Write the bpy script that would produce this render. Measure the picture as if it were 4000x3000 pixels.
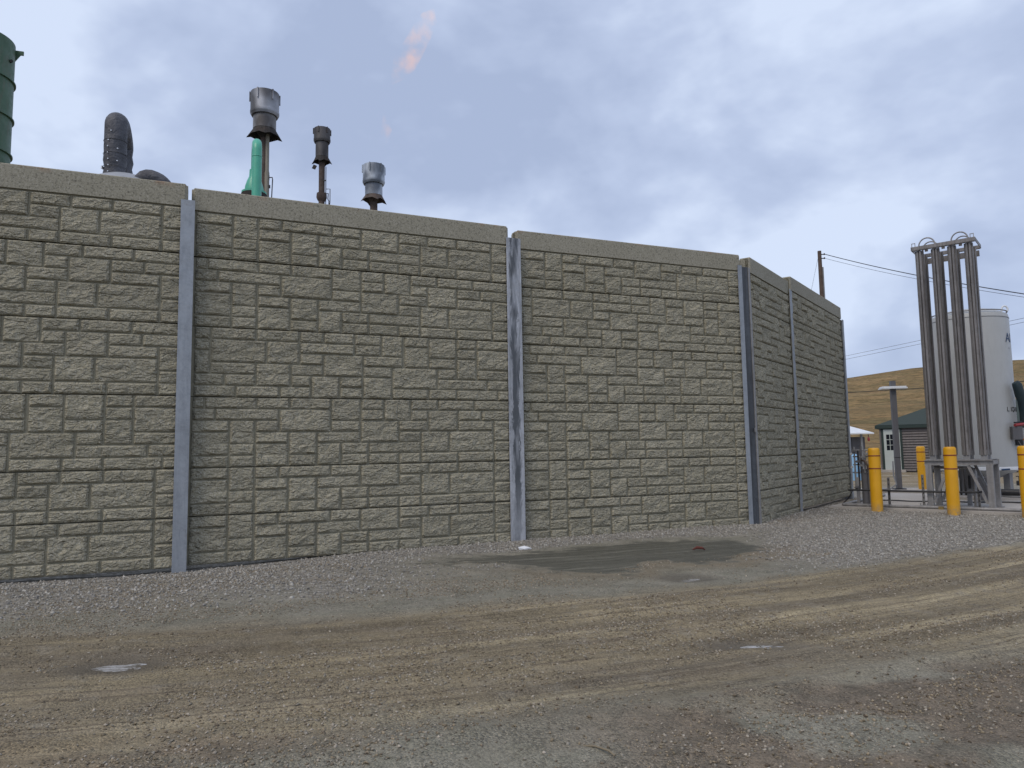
import bpy, math, random
import numpy as np
from mathutils import Matrix, Vector

# ------------------------------------------------------------------ reset
for o in list(bpy.data.objects):
    bpy.data.objects.remove(o)
scene = bpy.context.scene
COL = scene.collection
R = math.radians
CZ = 1.372

# ------------------------------------------------------------------ camera
cam = bpy.data.cameras.new('camera'); cam_o = bpy.data.objects.new('camera', cam); COL.objects.link(cam_o)
cam.sensor_width = 36.0; cam.lens = 36.0 * 2829.1 / 4000.0
cam.clip_start = 0.05; cam.clip_end = 6000
pit, rol = R(5.2554), R(-0.9553)
cp, sp, cr, sr = math.cos(pit), math.sin(pit), math.cos(rol), math.sin(rol)
right = Vector((cr, -sp * sr, cp * sr)); up = Vector((-sr, -sp * cr, cp * cr)); fwd = Vector((0, cp, sp))
m = Matrix.Identity(4)
for i in range(3):
    m[i][0] = right[i]; m[i][1] = up[i]; m[i][2] = -fwd[i]
m[2][3] = CZ
cam_o.matrix_world = m
scene.camera = cam_o

# ------------------------------------------------------------------ sky
SUN_EL, SUN_ROT = R(52), R(218)
world = bpy.data.worlds.new('World'); scene.world = world; world.use_nodes = True
wt = world.node_tree; wt.nodes.clear()
def wn(t, **k):
    n = wt.nodes.new(t)
    for a, b in k.items(): setattr(n, a, b)
    return n
out = wn('ShaderNodeOutputWorld'); bg = wn('ShaderNodeBackground'); bg.inputs['Strength'].default_value = 0.1
sky = wn('ShaderNodeTexSky', sky_type='NISHITA'); sky.sun_disc = False
sky.sun_elevation = SUN_EL; sky.sun_rotation = SUN_ROT
tc = wn('ShaderNodeTexCoord')
def wmath(op, a, b=None):
    n = wn('ShaderNodeMath', operation=op)
    for i, x in enumerate((a, b)):
        if x is None: continue
        if isinstance(x, (int, float)): n.inputs[i].default_value = x
        else: wt.links.new(x, n.inputs[i])
    return n.outputs[0]
n1 = wn('ShaderNodeTexNoise'); n1.inputs['Scale'].default_value = 2.6; n1.inputs['Detail'].default_value = 5; n1.inputs['Roughness'].default_value = 0.5; n1.inputs['Distortion'].default_value = 0.35
n2 = wn('ShaderNodeTexNoise'); n2.inputs['Scale'].default_value = 8.0; n2.inputs['Detail'].default_value = 4; n2.inputs['Roughness'].default_value = 0.5
mp = wn('ShaderNodeMapping'); mp.inputs['Location'].default_value = (3.3, 1.7, 0.4); mp.inputs['Rotation'].default_value = (0, R(18), R(35)); mp.inputs['Scale'].default_value = (1.0, 1.0, 1.7)
wt.links.new(tc.outputs['Generated'], mp.inputs[0]); wt.links.new(mp.outputs[0], n1.inputs['Vector']); wt.links.new(mp.outputs[0], n2.inputs['Vector'])
mixn = wmath('ADD', wmath('MULTIPLY', n1.outputs['Fac'], 0.68), wmath('MULTIPLY', n2.outputs['Fac'], 0.32))
ramp = wn('ShaderNodeValToRGB'); wt.links.new(mixn, ramp.inputs[0])
cr_ = ramp.color_ramp; cr_.elements[0].position = 0.40; cr_.elements[1].position = 0.60
cr_.elements[0].color = (0.425, 0.51, 0.715, 1); cr_.elements[1].color = (0.71, 0.81, 1.01, 1)
e = cr_.elements.new(0.5); e.color = (0.53, 0.622, 0.835, 1)
sc10 = wn('ShaderNodeVectorMath', operation='SCALE'); wt.links.new(ramp.outputs[0], sc10.inputs[0]); sc10.inputs['Scale'].default_value = 10.0
mx = wn('ShaderNodeMix', data_type='RGBA'); mx.inputs[0].default_value = 0.93
wt.links.new(sky.outputs[0], mx.inputs[6]); wt.links.new(sc10.outputs[0], mx.inputs[7])
wt.links.new(mx.outputs[2], bg.inputs['Color']); wt.links.new(bg.outputs[0], out.inputs[0])

# ------------------------------------------------------------------ sun (behind thin cloud)
sun = bpy.data.lights.new('sun', 'SUN'); sun.energy = 1.4; sun.angle = R(28); sun.color = (1.0, 0.88, 0.72)
sun_o = bpy.data.objects.new('sun', sun); COL.objects.link(sun_o)
sd = Vector((math.sin(SUN_ROT) * math.cos(SUN_EL), math.cos(SUN_ROT) * math.cos(SUN_EL), math.sin(SUN_EL)))
sun_o.rotation_euler = sd.to_track_quat('Z', 'Y').to_euler(); sun_o.location = (0, 0, 40)

vs = scene.view_settings
vs.view_transform = 'Standard'; vs.look = 'None'; vs.exposure = 0.0; vs.gamma = 1.0; vs.use_curve_mapping = False
scene.cycles.max_bounces = 6; scene.cycles.diffuse_bounces = 3; scene.cycles.use_denoising = True

# ------------------------------------------------------------------ materials
class Mat:
    def __init__(s, name, rough=0.8, metal=0.0, spec=0.5):
        s.m = bpy.data.materials.new(name); s.m.use_nodes = True
        s.t = s.m.node_tree; s.b = s.t.nodes['Principled BSDF']
        s.b.inputs['Roughness'].default_value = rough; s.b.inputs['Metallic'].default_value = metal
        s.b.inputs['Specular IOR Level'].default_value = spec
    def n(s, t, **k):
        x = s.t.nodes.new(t)
        for a, b in k.items(): setattr(x, a, b)
        return x
    def put(s, sock, v):
        if isinstance(v, (int, float)): sock.default_value = v
        elif isinstance(v, tuple): sock.default_value = v if len(v) != 3 or sock.type == 'VECTOR' else (*v, 1)
        else: s.t.links.new(v, sock)
    def coord(s, kind='pos', scale=(1, 1, 1), rot=(0, 0, 0), loc=(0, 0, 0)):
        if kind == 'pos': src = s.n('ShaderNodeNewGeometry').outputs['Position']
        elif kind == 'uv': src = s.n('ShaderNodeUVMap').outputs[0]
        else: src = s.n('ShaderNodeTexCoord').outputs['Object']
        mpp = s.n('ShaderNodeMapping'); s.put(mpp.inputs['Scale'], scale); s.put(mpp.inputs['Rotation'], rot); s.put(mpp.inputs['Location'], loc)
        s.t.links.new(src, mpp.inputs[0]); return mpp.outputs[0]
    def noise(s, vec, scale, detail=4, rough=0.55, dist=0.0):
        x = s.n('ShaderNodeTexNoise'); s.t.links.new(vec, x.inputs['Vector'])
        for k, v in (('Scale', scale), ('Detail', detail), ('Roughness', rough), ('Distortion', dist)): x.inputs[k].default_value = v
        return x.outputs['Fac']
    def voro(s, vec, scale, feature='F1', out='Distance'):
        x = s.n('ShaderNodeTexVoronoi', feature=feature); s.t.links.new(vec, x.inputs['Vector']); x.inputs['Scale'].default_value = scale
        return x.outputs[out]
    def ramp(s, fac, stops):
        x = s.n('ShaderNodeValToRGB'); s.put(x.inputs[0], fac); c = x.color_ramp
        while len(c.elements) < len(stops): c.elements.new(0.5)
        for el, (p, col) in zip(c.elements, stops):
            el.position = p; el.color = (col, col, col, 1) if isinstance(col, (int, float)) else (*col, 1)
        return x.outputs[0]
    def mix(s, f, a, b, mode='MIX'):
        x = s.n('ShaderNodeMix', data_type='RGBA', blend_type=mode); s.put(x.inputs[0], f); s.put(x.inputs[6], a); s.put(x.inputs[7], b)
        return x.outputs[2]
    def math(s, op, a, b=None, c=None, clamp=False):
        x = s.n('ShaderNodeMath', operation=op); x.use_clamp = clamp
        for i, v in enumerate((a, b, c)):
            if v is not None: s.put(x.inputs[i], v)
        return x.outputs[0]
    def bump(s, h, strength=0.5, dist=0.02, normal=None):
        x = s.n('ShaderNodeBump'); x.inputs['Strength'].default_value = strength; x.inputs['Distance'].default_value = dist
        s.t.links.new(h, x.inputs['Height'])
        if normal is not None: s.t.links.new(normal, x.inputs['Normal'])
        return x.outputs[0]
    def done(s, color=None, rough=None, normal=None, metal=None):
        if color is not None: s.put(s.b.inputs['Base Color'], color)
        if rough is not None: s.put(s.b.inputs['Roughness'], rough)
        if metal is not None: s.put(s.b.inputs['Metallic'], metal)
        if normal is not None: s.t.links.new(normal, s.b.inputs['Normal'])
        return s.m

def concrete_stone():
    M = Mat('split_face_concrete', 0.93, spec=0.22)
    P = M.coord('pos'); Ps = M.coord('pos', scale=(1, 1, 1.9))
    big = M.noise(P, 0.6, 4, 0.6); mid = M.noise(P, 9, 5, 0.65); fine = M.noise(P, 40, 3, 0.75); grain = M.noise(P, 70, 2, 0.6)
    c = M.ramp(big, [(0.3, (0.288, 0.264, 0.188)), (0.7, (0.335, 0.307, 0.224))])
    c = M.mix(M.ramp(mid, [(0.4, 0.0), (0.7, 0.5)]), c, (0.385, 0.355, 0.27))
    c = M.mix(M.ramp(fine, [(0.32, 0.7), (0.46, 0.0)]), c, (0.11, 0.10, 0.076))
    c = M.mix(M.ramp(grain, [(0.53, 0.0), (0.64, 0.65)]), c, (0.50, 0.472, 0.40))
    oi = M.n('ShaderNodeObjectInfo')
    v = M.math('MULTIPLY_ADD', oi.outputs['Random'], 0.16, 0.92)
    hs = M.n('ShaderNodeHueSaturation'); M.put(hs.inputs['Value'], v); M.put(hs.inputs['Color'], c)
    lump = M.noise(Ps, 8.5, 2, 0.5, 1.4); rough = M.noise(Ps, 22, 3, 0.6, 0.5)
    nb = M.bump(lump, 0.9, 0.07); nb = M.bump(rough, 0.55, 0.022, nb); nb = M.bump(fine, 0.35, 0.008, nb)
    return M.done(hs.outputs[0], normal=nb)
def concrete_plain(name, a, b, dark=(0.13, 0.12, 0.09), grain=70, bmp=0.35, speck=0.6):
    M = Mat(name, 0.9, spec=0.25); P = M.coord('pos')
    c = M.ramp(M.noise(P, 1.1, 5, 0.6), [(0.3, a), (0.7, b)])
    g = M.noise(P, grain, 3, 0.7)
    c = M.mix(M.ramp(g, [(0.3, speck), (0.46, 0.0)]), c, dark)
    c = M.mix(M.ramp(M.noise(P, grain * 1.7, 2, 0.6), [(0.54, 0.0), (0.68, speck * 0.7)]), c, tuple(x * 1.7 for x in b))
    return M.done(c, normal=M.bump(g, bmp, 0.006))
def cap_mat():
    M = Mat('smooth_band_concrete', 0.9, spec=0.25); P = M.coord('pos')
    c = M.ramp(M.noise(P, 1.1, 5, 0.6), [(0.3, (0.30, 0.278, 0.21)), (0.7, (0.345, 0.32, 0.25))])
    g = M.noise(P, 38, 3, 0.75)
    c = M.mix(M.ramp(g, [(0.34, 0.85), (0.5, 0.0)]), c, (0.115, 0.107, 0.082))
    c = M.mix(M.ramp(M.noise(P, 60, 2, 0.6), [(0.52, 0.0), (0.66, 0.55)]), c, (0.48, 0.45, 0.38))
    # rust-orange bloom along the top edge
    z = M.n('ShaderNodeSeparateXYZ'); M.t.links.new(P, z.inputs[0])
    edge = M.ramp(z.outputs['Z'], [(0.0, 0.0), (1.0, 1.0)])
    zz = M.math('MULTIPLY_ADD', z.outputs['Z'], 12.0, -57.6, clamp=True)
    st = M.math('MULTIPLY', zz, M.ramp(M.noise(P, 3.5, 5, 0.7), [(0.55, 0.0), (0.68, 0.65)]))
    c = M.mix(st, c, (0.34, 0.19, 0.11))
    return M.done(c, normal=M.bump(g, 0.35, 0.006))
def galv(name, base, dark, streak=0.0, pale=(0.55, 0.59, 0.66), band=False):
    M = Mat(name, 0.5, 0.3, 0.5); P = M.coord('pos')
    c = M.ramp(M.noise(P, 2.2, 4, 0.6), [(0.3, base), (0.75, tuple(x * 1.22 for x in base))])
    c = M.mix(M.ramp(M.voro(P, 40, out='Color'), [(0.2, 0.0), (0.9, 0.3)]), c, pale)
    c = M.mix(M.ramp(M.noise(P, 5, 6, 0.75, 0.6), [(0.46, 0.0), (0.66, 0.5)]), c, tuple(x * 0.62 for x in base))
    c = M.mix(M.ramp(M.noise(P, 3.1, 5, 0.7), [(0.64, 0.0), (0.72, 0.35)]), c, (0.17, 0.11, 0.075))
    if streak > 0:
        Pv = M.coord('pos', scale=(9, 9, 0.55))
        s_ = M.noise(Pv, 1.0, 6, 0.72, 0.8)
        c = M.mix(M.ramp(s_, [(0.44, 0.0), (0.6, streak)]), c, dark)
        c = M.mix(M.ramp(M.noise(M.coord('pos', scale=(30, 30, 6)), 1.0, 3, 0.6), [(0.62, 0.0), (0.7, 0.8 * streak)]), c, tuple(x * 0.5 for x in dark))
    if band:    # mill-scale stain down the middle of the flange, ragged at its edges
        O = M.coord('obj'); q = M.n('ShaderNodeSeparateXYZ'); M.t.links.new(O, q.inputs[0])
        w = M.math('MULTIPLY_ADD', M.noise(M.coord('obj', scale=(9, 9, 1.6)), 1.0, 6, 0.8, 0.6), 0.30, -0.15)
        d = M.math('ABSOLUTE', M.math('ADD', q.outputs['X'], w))
        hi = M.math('MULTIPLY', M.ramp(d, [(0.045, 1.0), (0.075, 0.0)]), M.ramp(q.outputs['Z'], [(0.0, 0.25), (1.0, 1.0)]))
        hi = M.math('MULTIPLY', hi, M.ramp(M.noise(M.coord('obj', scale=(6, 6, 0.9), loc=(3, 0, 1)), 1.0, 4, 0.6), [(0.36, 0.3), (0.5, 1.0)]))
        c = M.mix(M.math('MULTIPLY', hi, 0.93), c, tuple(x * .7 for x in dark))
    return M.done(c, rough=M.ramp(M.noise(P, 6, 4, 0.6), [(0.3, 0.42), (0.7, 0.62)]), normal=M.bump(M.noise(P, 14, 4, 0.6), 0.08, 0.01))
def paint(name, col, rough=0.45, var=0.12, dirt=(0.08, 0.07, 0.06), dirt_amt=0.25, metal=0.0, sc=4.0, bmp=0.05, bsc=20):
    M = Mat(name, rough, metal); P = M.coord('pos')
    c = M.ramp(M.noise(P, sc, 4, 0.6), [(0.3, tuple(x * (1 - var) for x in col)), (0.7, tuple(min(1, x * (1 + var)) for x in col))])
    c = M.mix(M.ramp(M.noise(M.coord('pos', scale=(6, 6, 1.2)), 2.0, 5, 0.7), [(0.5, 0.0), (0.78, dirt_amt)]), c, dirt)
    return M.done(c, rough=M.ramp(M.noise(P, 9, 3, 0.6), [(0.3, rough * 0.85), (0.7, min(1, rough * 1.25))]), normal=M.bump(M.noise(P, bsc, 3, 0.6), bmp, 0.01 if bsc > 10 else 0.06))
def scorched(name, base, burn, lo=0.42, hi=0.6):
    M = Mat(name, 0.5, 0.5); P = M.coord('pos')
    c = M.ramp(M.noise(P, 2.0, 4, 0.6), [(0.3, base), (0.75, tuple(x * 1.3 for x in base))])
    c = M.mix(M.ramp(M.noise(M.coord('pos', scale=(2.6, 2.6, 2.0)), 0.9, 2, 0.5, 0.3), [(lo, 0.0), (hi, 0.8)]), c, burn)
    c = M.mix(M.ramp(M.noise(M.coord('pos', scale=(7, 7, 2.5)), 1.2, 3, 0.5), [(0.6, 0.0), (0.8, 0.35)]), c, (0.13, 0.10, 0.085))
    return M.done(c, rough=0.6)

MT = {}
MT['stone'] = concrete_stone()
MT['joint'] = concrete_plain('joint_concrete', (0.262, 0.24, 0.173), (0.30, 0.277, 0.204), grain=50, speck=0.4)
MT['band'] = cap_mat()
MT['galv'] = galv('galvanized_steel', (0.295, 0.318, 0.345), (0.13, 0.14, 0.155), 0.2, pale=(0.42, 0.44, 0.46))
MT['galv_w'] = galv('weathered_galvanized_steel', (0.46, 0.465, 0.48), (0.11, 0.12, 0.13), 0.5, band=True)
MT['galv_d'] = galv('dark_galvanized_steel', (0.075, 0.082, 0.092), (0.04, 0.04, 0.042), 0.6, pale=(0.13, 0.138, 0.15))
MT['galv_l'] = galv('pale_galvanized_steel', (0.285, 0.28, 0.278), (0.16, 0.15, 0.145), 0.45, pale=(0.4, 0.395, 0.39))
MT['alu'] = galv('aluminium_fin', (0.215, 0.202, 0.195), (0.10, 0.092, 0.088), 0.55, pale=(0.31, 0.295, 0.285))
MT['yellow'] = paint('yellow_sleeve', (0.72, 0.36, 0.006), 0.4, 0.05, (0.4, 0.2, 0.01), 0.25)
def sleeve_mat():
    M = Mat('yellow_sleeve', 0.42); P = M.coord('pos')
    c = M.ramp(M.noise(P, 3, 4, 0.6), [(0.3, (0.68, 0.335, 0.006)), (0.7, (0.75, 0.385, 0.010))])
    c = M.mix(M.ramp(M.noise(M.coord('pos', scale=(14, 14, 5)), 1.6, 5, 0.75), [(0.60, 0.0), (0.70, 0.55)]), c, (0.42, 0.22, 0.03))
    z = M.n('ShaderNodeSeparateXYZ'); M.t.links.new(P, z.inputs[0])
    mud = M.math('MULTIPLY', M.ramp(z.outputs['Z'], [(0.02, 0.85), (0.22, 0.0)]), M.ramp(M.noise(P, 16, 4, 0.7), [(0.4, 0.2), (0.6, 1.0)]))
    c = M.mix(mud, c, (0.30, 0.25, 0.17))
    return M.done(c, rough=M.ramp(M.noise(P, 12, 4, 0.7), [(0.3, 0.34), (0.7, 0.6)]), normal=M.bump(M.noise(P, 9, 3, 0.6), 0.12, 0.01))
MT['yellow'] = sleeve_mat()
MT['stripe'] = paint('dark_red_tape', (0.22, 0.045, 0.02), 0.5, 0.1)
MT['white'] = paint('white_tank_paint', (0.41, 0.415, 0.405), 0.4, 0.05, (0.3, 0.3, 0.29), 0.3, sc=1.2)
MT['whitebright'] = paint('white_metal', (0.72, 0.74, 0.76), 0.45, 0.04, (0.4, 0.38, 0.35), 0.2)
MT['padc'] = concrete_plain('pad_concrete', (0.37, 0.34, 0.31), (0.44, 0.41, 0.37), (0.2, 0.19, 0.17), 35, 0.2, 0.4)
MT['green'] = paint('dark_green_paint', (0.055, 0.12, 0.065), 0.5, 0.2, (0.16, 0.12, 0.09), 0.5, sc=1.5)
MT['mint'] = paint('mint_green_paint', (0.085, 0.42, 0.285), 0.35, 0.08, (0.05, 0.28, 0.2), 0.3)
MT['blanket'] = paint('insulation_blanket', (0.078, 0.079, 0.09), 0.62, 0.3, (0.035, 0.035, 0.04), 0.4, bmp=0.9, bsc=5)
MT['tarp'] = paint('pale_grey_cover', (0.33, 0.345, 0.37), 0.55, 0.1, (0.2, 0.2, 0.22), 0.3)
MT['snap'] = paint('snap_metal', (0.75, 0.75, 0.75), 0.3, 0.05, metal=0.6)
MT['head1'] = scorched('scorched_steel', (0.36, 0.37, 0.40), (0.06, 0.055, 0.053), 0.44, 0.62)
MT['head2'] = scorched('burnt_dark_steel', (0.10, 0.095, 0.095), (0.035, 0.03, 0.03), 0.4, 0.6)
MT['head3'] = scorched('bright_galvanized_head', (0.42, 0.455, 0.50), (0.10, 0.115, 0.14), 0.5, 0.66)
MT['head1b'] = scorched('scorched_barrel_steel', (0.24, 0.235, 0.235), (0.06, 0.052, 0.05), 0.36, 0.56)
MT['head3b'] = scorched('galvanized_barrel', (0.36, 0.39, 0.43), (0.09, 0.10, 0.12), 0.42, 0.58)
MT['soot'] = paint('sooty_plate', (0.028, 0.024, 0.022), 0.8, 0.3, (0.09, 0.05, 0.03), 0.5)
MT['rust'] = paint('rusty_pipe', (0.085, 0.06, 0.048), 0.75, 0.3, (0.03, 0.024, 0.022), 0.7)
MT['olive'] = paint('olive_grey_conduit', (0.22, 0.20, 0.155), 0.6, 0.15, (0.08, 0.06, 0.05), 0.6)
MT['black'] = paint('black_pipe', (0.02, 0.02, 0.022), 0.45, 0.2)
MT['grey'] = paint('grey_paint', (0.22, 0.22, 0.225), 0.55, 0.1)
MT['dgrey'] = paint('dark_grey_paint', (0.11, 0.108, 0.115), 0.55, 0.1)
MT['siding'] = paint('brown_grey_siding', (0.135, 0.118, 0.112), 0.65, 0.06, (0.08, 0.07, 0.065), 0.2)
MT['shingle'] = paint('green_shingle', (0.036, 0.05, 0.043), 0.85, 0.25, (0.03, 0.04, 0.035), 0.4, sc=9)
MT['trim'] = paint('dark_green_trim', (0.016, 0.032, 0.026), 0.5, 0.1)
MT['door'] = paint('white_door_paint', (0.47, 0.51, 0.48), 0.45, 0.03, (0.35, 0.36, 0.34), 0.2)
MT['redp'] = paint('red_paint', (0.32, 0.035, 0.04), 0.45, 0.1)
MT['orange'] = paint('orange_plastic', (0.6, 0.2, 0.05), 0.45, 0.1)
MT['teal'] = paint('dark_teal_insulation', (0.012, 0.03, 0.038), 0.6, 0.2)
MT['blue'] = paint('blue_lettering', (0.008, 0.045, 0.13), 0.5, 0.02)
MT['bluebright'] = paint('light_blue_plastic', (0.25, 0.45, 0.65), 0.4, 0.1)
MT['ink'] = paint('black_lettering', (0.02, 0.02, 0.02), 0.5, 0.02)
MT['wood'] = paint('pole_wood', (0.10, 0.07, 0.055), 0.85, 0.25)
MT['brass'] = paint('brass_fitting', (0.35, 0.25, 0.10), 0.4, 0.1, metal=0.6)
MT['paper'] = paint('white_scrap', (0.75, 0.76, 0.78), 0.6, 0.05, dirt_amt=0.1)
MT['brick'] = paint('red_scrap', (0.12, 0.028, 0.018), 0.7, 0.2)
MT['twig'] = paint('dry_twig', (0.22, 0.18, 0.12), 0.8, 0.2)
gl = Mat('dark_glass', 0.06); MT['glass'] = gl.done((0.012, 0.014, 0.02))
wa = Mat('pale_streaked_puddle', 0.2); wa.b.inputs['IOR'].default_value = 1.33
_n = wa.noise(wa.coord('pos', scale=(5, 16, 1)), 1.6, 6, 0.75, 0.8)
MT['water'] = wa.done(wa.ramp(_n, [(0.44, (0.13, 0.115, 0.09)), (0.54, (0.36, 0.35, 0.335)), (0.68, (0.62, 0.63, 0.65))]), rough=wa.ramp(_n, [(0.4, 0.08), (0.6, 0.5)]), normal=wa.bump(_n, 0.6, 0.02))  # noise streaks run from dark to pale in the base colour

# ------------------------------------------------------------------ mesh building
class MB:
    def __init__(s): s.v = []; s.f = []; s.sm = []
    def add(s, vs, fs, smooth=False):
        o = len(s.v); s.v += [tuple(p) for p in vs]
        for f in fs: s.f.append(tuple(i + o for i in f)); s.sm.append(smooth)
        return s
    def box(s, c, d, rot=None):
        hx, hy, hz = d[0] / 2, d[1] / 2, d[2] / 2
        vs = [Vector((x * hx, y * hy, z * hz)) for x in (-1, 1) for y in (-1, 1) for z in (-1, 1)]
        if rot is not None: vs = [rot @ p for p in vs]
        vs = [p + Vector(c) for p in vs]
        return s.add(vs, [(0, 1, 3, 2), (4, 6, 7, 5), (0, 4, 5, 1), (2, 3, 7, 6), (0, 2, 6, 4), (1, 5, 7, 3)])
    def bar(s, a, b, w, h=None, roll=0.0):
        a, b = Vector(a), Vector(b); d = b - a; q = d.to_track_quat('Z', 'Y').to_matrix() @ Matrix.Rotation(roll, 3, 'Z')
        return s.box((a + b) / 2, (w, h or w, d.length), q)
    def tube(s, pts, r, n=10, caps=True, smooth=True):
        pts = [Vector(p) for p in pts]; rs = r if isinstance(r, (list, tuple)) else [r] * len(pts)
        vs = []; fs = []; ref = None
        for i, p in enumerate(pts):
            d = (pts[min(i + 1, len(pts) - 1)] - pts[max(i - 1, 0)]).normalized()
            if ref is None:
                ref = Vector((1, 0, 0)) if abs(d.x) < 0.8 else Vector((0, 1, 0))
            u = (ref - d * ref.dot(d)).normalized(); ref = u; w = d.cross(u)
            for k in range(n):
                a = 2 * math.pi * k / n; vs.append(p + (u * math.cos(a) + w * math.sin(a)) * rs[i])
        for i in range(len(pts) - 1):
            for k in range(n):
                fs.append((i * n + k, i * n + (k + 1) % n, (i + 1) * n + (k + 1) % n, (i + 1) * n + k))
        s.add(vs, fs, smooth)
        if caps: s.add(vs[:n], [tuple(range(n))[::-1]]); s.add(vs[-n:], [tuple(range(n))])
        return s
    def lathe(s, prof, n=24, c=(0, 0, 0), smooth=True):
        runs = [[prof[0]]]
        for i in range(1, len(prof)):
            runs[-1].append(prof[i])
            if i < len(prof) - 1:
                u = Vector((prof[i][0] - prof[i - 1][0], prof[i][1] - prof[i - 1][1])); w = Vector((prof[i + 1][0] - prof[i][0], prof[i + 1][1] - prof[i][1]))
                if u.length > 1e-6 and w.length > 1e-6 and u.angle(w) > .6: runs.append([prof[i]])
        for run in runs:
            vs = []; fs = []
            for r, z in run:
                for k in range(n):
                    a = 2 * math.pi * k / n; vs.append((c[0] + r * math.cos(a), c[1] + r * math.sin(a), c[2] + z))
            for i in range(len(run) - 1):
                for k in range(n): fs.append((i * n + k, i * n + (k + 1) % n, (i + 1) * n + (k + 1) % n, (i + 1) * n + k))
            s.add(vs, fs, smooth)
        return s
    def prism(s, poly, z0, z1):
        n = len(poly)
        vs = [(x, y, z0) for x, y in poly] + [(x, y, z1) for x, y in poly]
        return s.add(vs, [tuple(range(n))[::-1], tuple(range(n, 2 * n))] + [(i, (i + 1) % n, n + (i + 1) % n, n + i) for i in range(n)])
    def mesh(s, name, mat):
        me = bpy.data.meshes.new(name); me.from_pydata(s.v, [], s.f)
        me.polygons.foreach_set('use_smooth', s.sm); me.materials.append(mat); me.update(); return me
    def build(s, name, mat, parent=None, loc=None, rz=0.0):
        if isinstance(mat, str): mat = MT[mat]
        o = bpy.data.objects.new(name, s.mesh(name, mat)); COL.objects.link(o)
        if parent is not None: o.parent = parent
        if loc is not None: o.location = loc
        if rz: o.rotation_euler[2] = rz
        return o
def tag(o, label=None, cat=None, group=None, kind=None):
    for k, v in (('label', label), ('category', cat), ('group', group), ('kind', kind)):
        if v: o[k] = v
    return o
def thing(name, loc, rz, label, cat, group=None):
    o = bpy.data.objects.new(name, None); COL.objects.link(o); o.location = loc; o.rotation_euler[2] = rz
    o.empty_display_size = 0.2
    return tag(o, label, cat, group)
def copy_tree(o, parent=None):
    c = o.copy(); COL.objects.link(c); c.parent = parent
    for ch in [x for x in bpy.data.objects if x.parent == o]: copy_tree(ch, c)
    return c

# ------------------------------------------------------------------ numpy noise
def _h(ix, iy, seed):
    h = (ix.astype(np.int64) * 374761393 + iy.astype(np.int64) * 668265263 + seed * 974711) & 0x7fffffff
    h = ((h ^ (h >> 13)) * 1274126177) & 0x7fffffff
    return ((h ^ (h >> 16)) & 0xffff) / 65535.0
def vnoise(x, y, seed=0):
    x = np.asarray(x, float); y = np.asarray(y, float)
    ix, iy = np.floor(x), np.floor(y); fx, fy = x - ix, y - iy
    fx = fx * fx * (3 - 2 * fx); fy = fy * fy * (3 - 2 * fy)
    a, b, c, d = _h(ix, iy, seed), _h(ix + 1, iy, seed), _h(ix, iy + 1, seed), _h(ix + 1, iy + 1, seed)
    return (a * (1 - fx) + b * fx) * (1 - fy) + (c * (1 - fx) + d * fx) * fy
def fbm(x, y, seed=0, octv=4, gain=0.5):
    t = 0; amp = 1; tot = 0
    for i in range(octv):
        t = t + amp * vnoise(np.asarray(x) * 2 ** i, np.asarray(y) * 2 ** i, seed + i * 17); tot += amp; amp *= gain
    return t / tot
def sstep(a, b, x):
    t = np.clip((x - a) / (b - a), 0, 1); return t * t * (3 - 2 * t)

# ------------------------------------------------------------------ wall layout (plane angle, distance, left x, right x, base z)
C = 0.1524
BAYS = [(-22.838, 10.014, None, -4.185, -0.001, 4.47), (-24.391, 10.131, -4.135, -0.055, -0.002, None), (-22.932, 10.328, 0.118, 4.165, -0.017, None),
        (-53.863, 4.1706, 4.395, 5.86, -0.028, None), (-53.358, 4.2642, 5.905, 8.59, 0.072, None)]
def bay_geo(b):
    az, d, xl, xr, zb, L = BAYS[b]; az = R(az); s_, c_ = math.sin(az), math.cos(az)
    f = lambda x: (x, (d - s_ * x) / c_)
    if xl is None: xl = xr - L * c_
    p0, p1 = f(xl), f(xr)
    return p0, p1, -az, math.hypot(p1[0] - p0[0], p1[1] - p0[1]), zb
GEO = [bay_geo(b) for b in range(5)]

# ------------------------------------------------------------------ ground
WALL_LINE = [GEO[0][0], GEO[0][1], GEO[1][1], GEO[2][1], GEO[3][1], GEO[4][1]]
def wall_dist(x, y):
    best = np.full(np.shape(x), 1e9)
    for (ax, ay), (bx, by) in zip(WALL_LINE[:-1], WALL_LINE[1:]):
        dx, dy = bx - ax, by - ay; t = np.clip(((x - ax) * dx + (y - ay) * dy) / (dx * dx + dy * dy), 0, 1)
        best = np.minimum(best, np.hypot(x - ax - t * dx, y - ay - t * dy))
    return best
def road_s(x, y):
    xc = np.clip(x, -7.0, 8.0)
    c = 6.65 + .323 * xc + .0263 * xc * xc + np.where(x > 8, (x - 8) * .74, 0) + np.where(x < -7, (x + 7) * -.045, 0)
    return y - c
PUD = [(-2.63, 4.95, 0.25, 0.12, 0.012), (1.84, 7.83, 0.26, 0.15, 0.1), (1.72, 5.20, 0.27, 0.06, 0.12)]
WET = [(-1.23, 9.11), (-0.56, 9.5), (0.08, 9.87), (1.0, 10.41), (1.89, 10.94), (2.53, 11.09), (3.25, 11.05), (3.38, 10.55), (3.26, 9.8), (2.82, 9.26), (2.47, 8.98), (2.12, 9.0), (1.85, 9.06), (1.6, 8.92), (1.46, 8.7), (1.38, 8.5), (1.23, 8.24), (0.95, 8.16), (0.52, 8.42), (0.26, 8.76), (-0.33, 9.04)]
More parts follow.
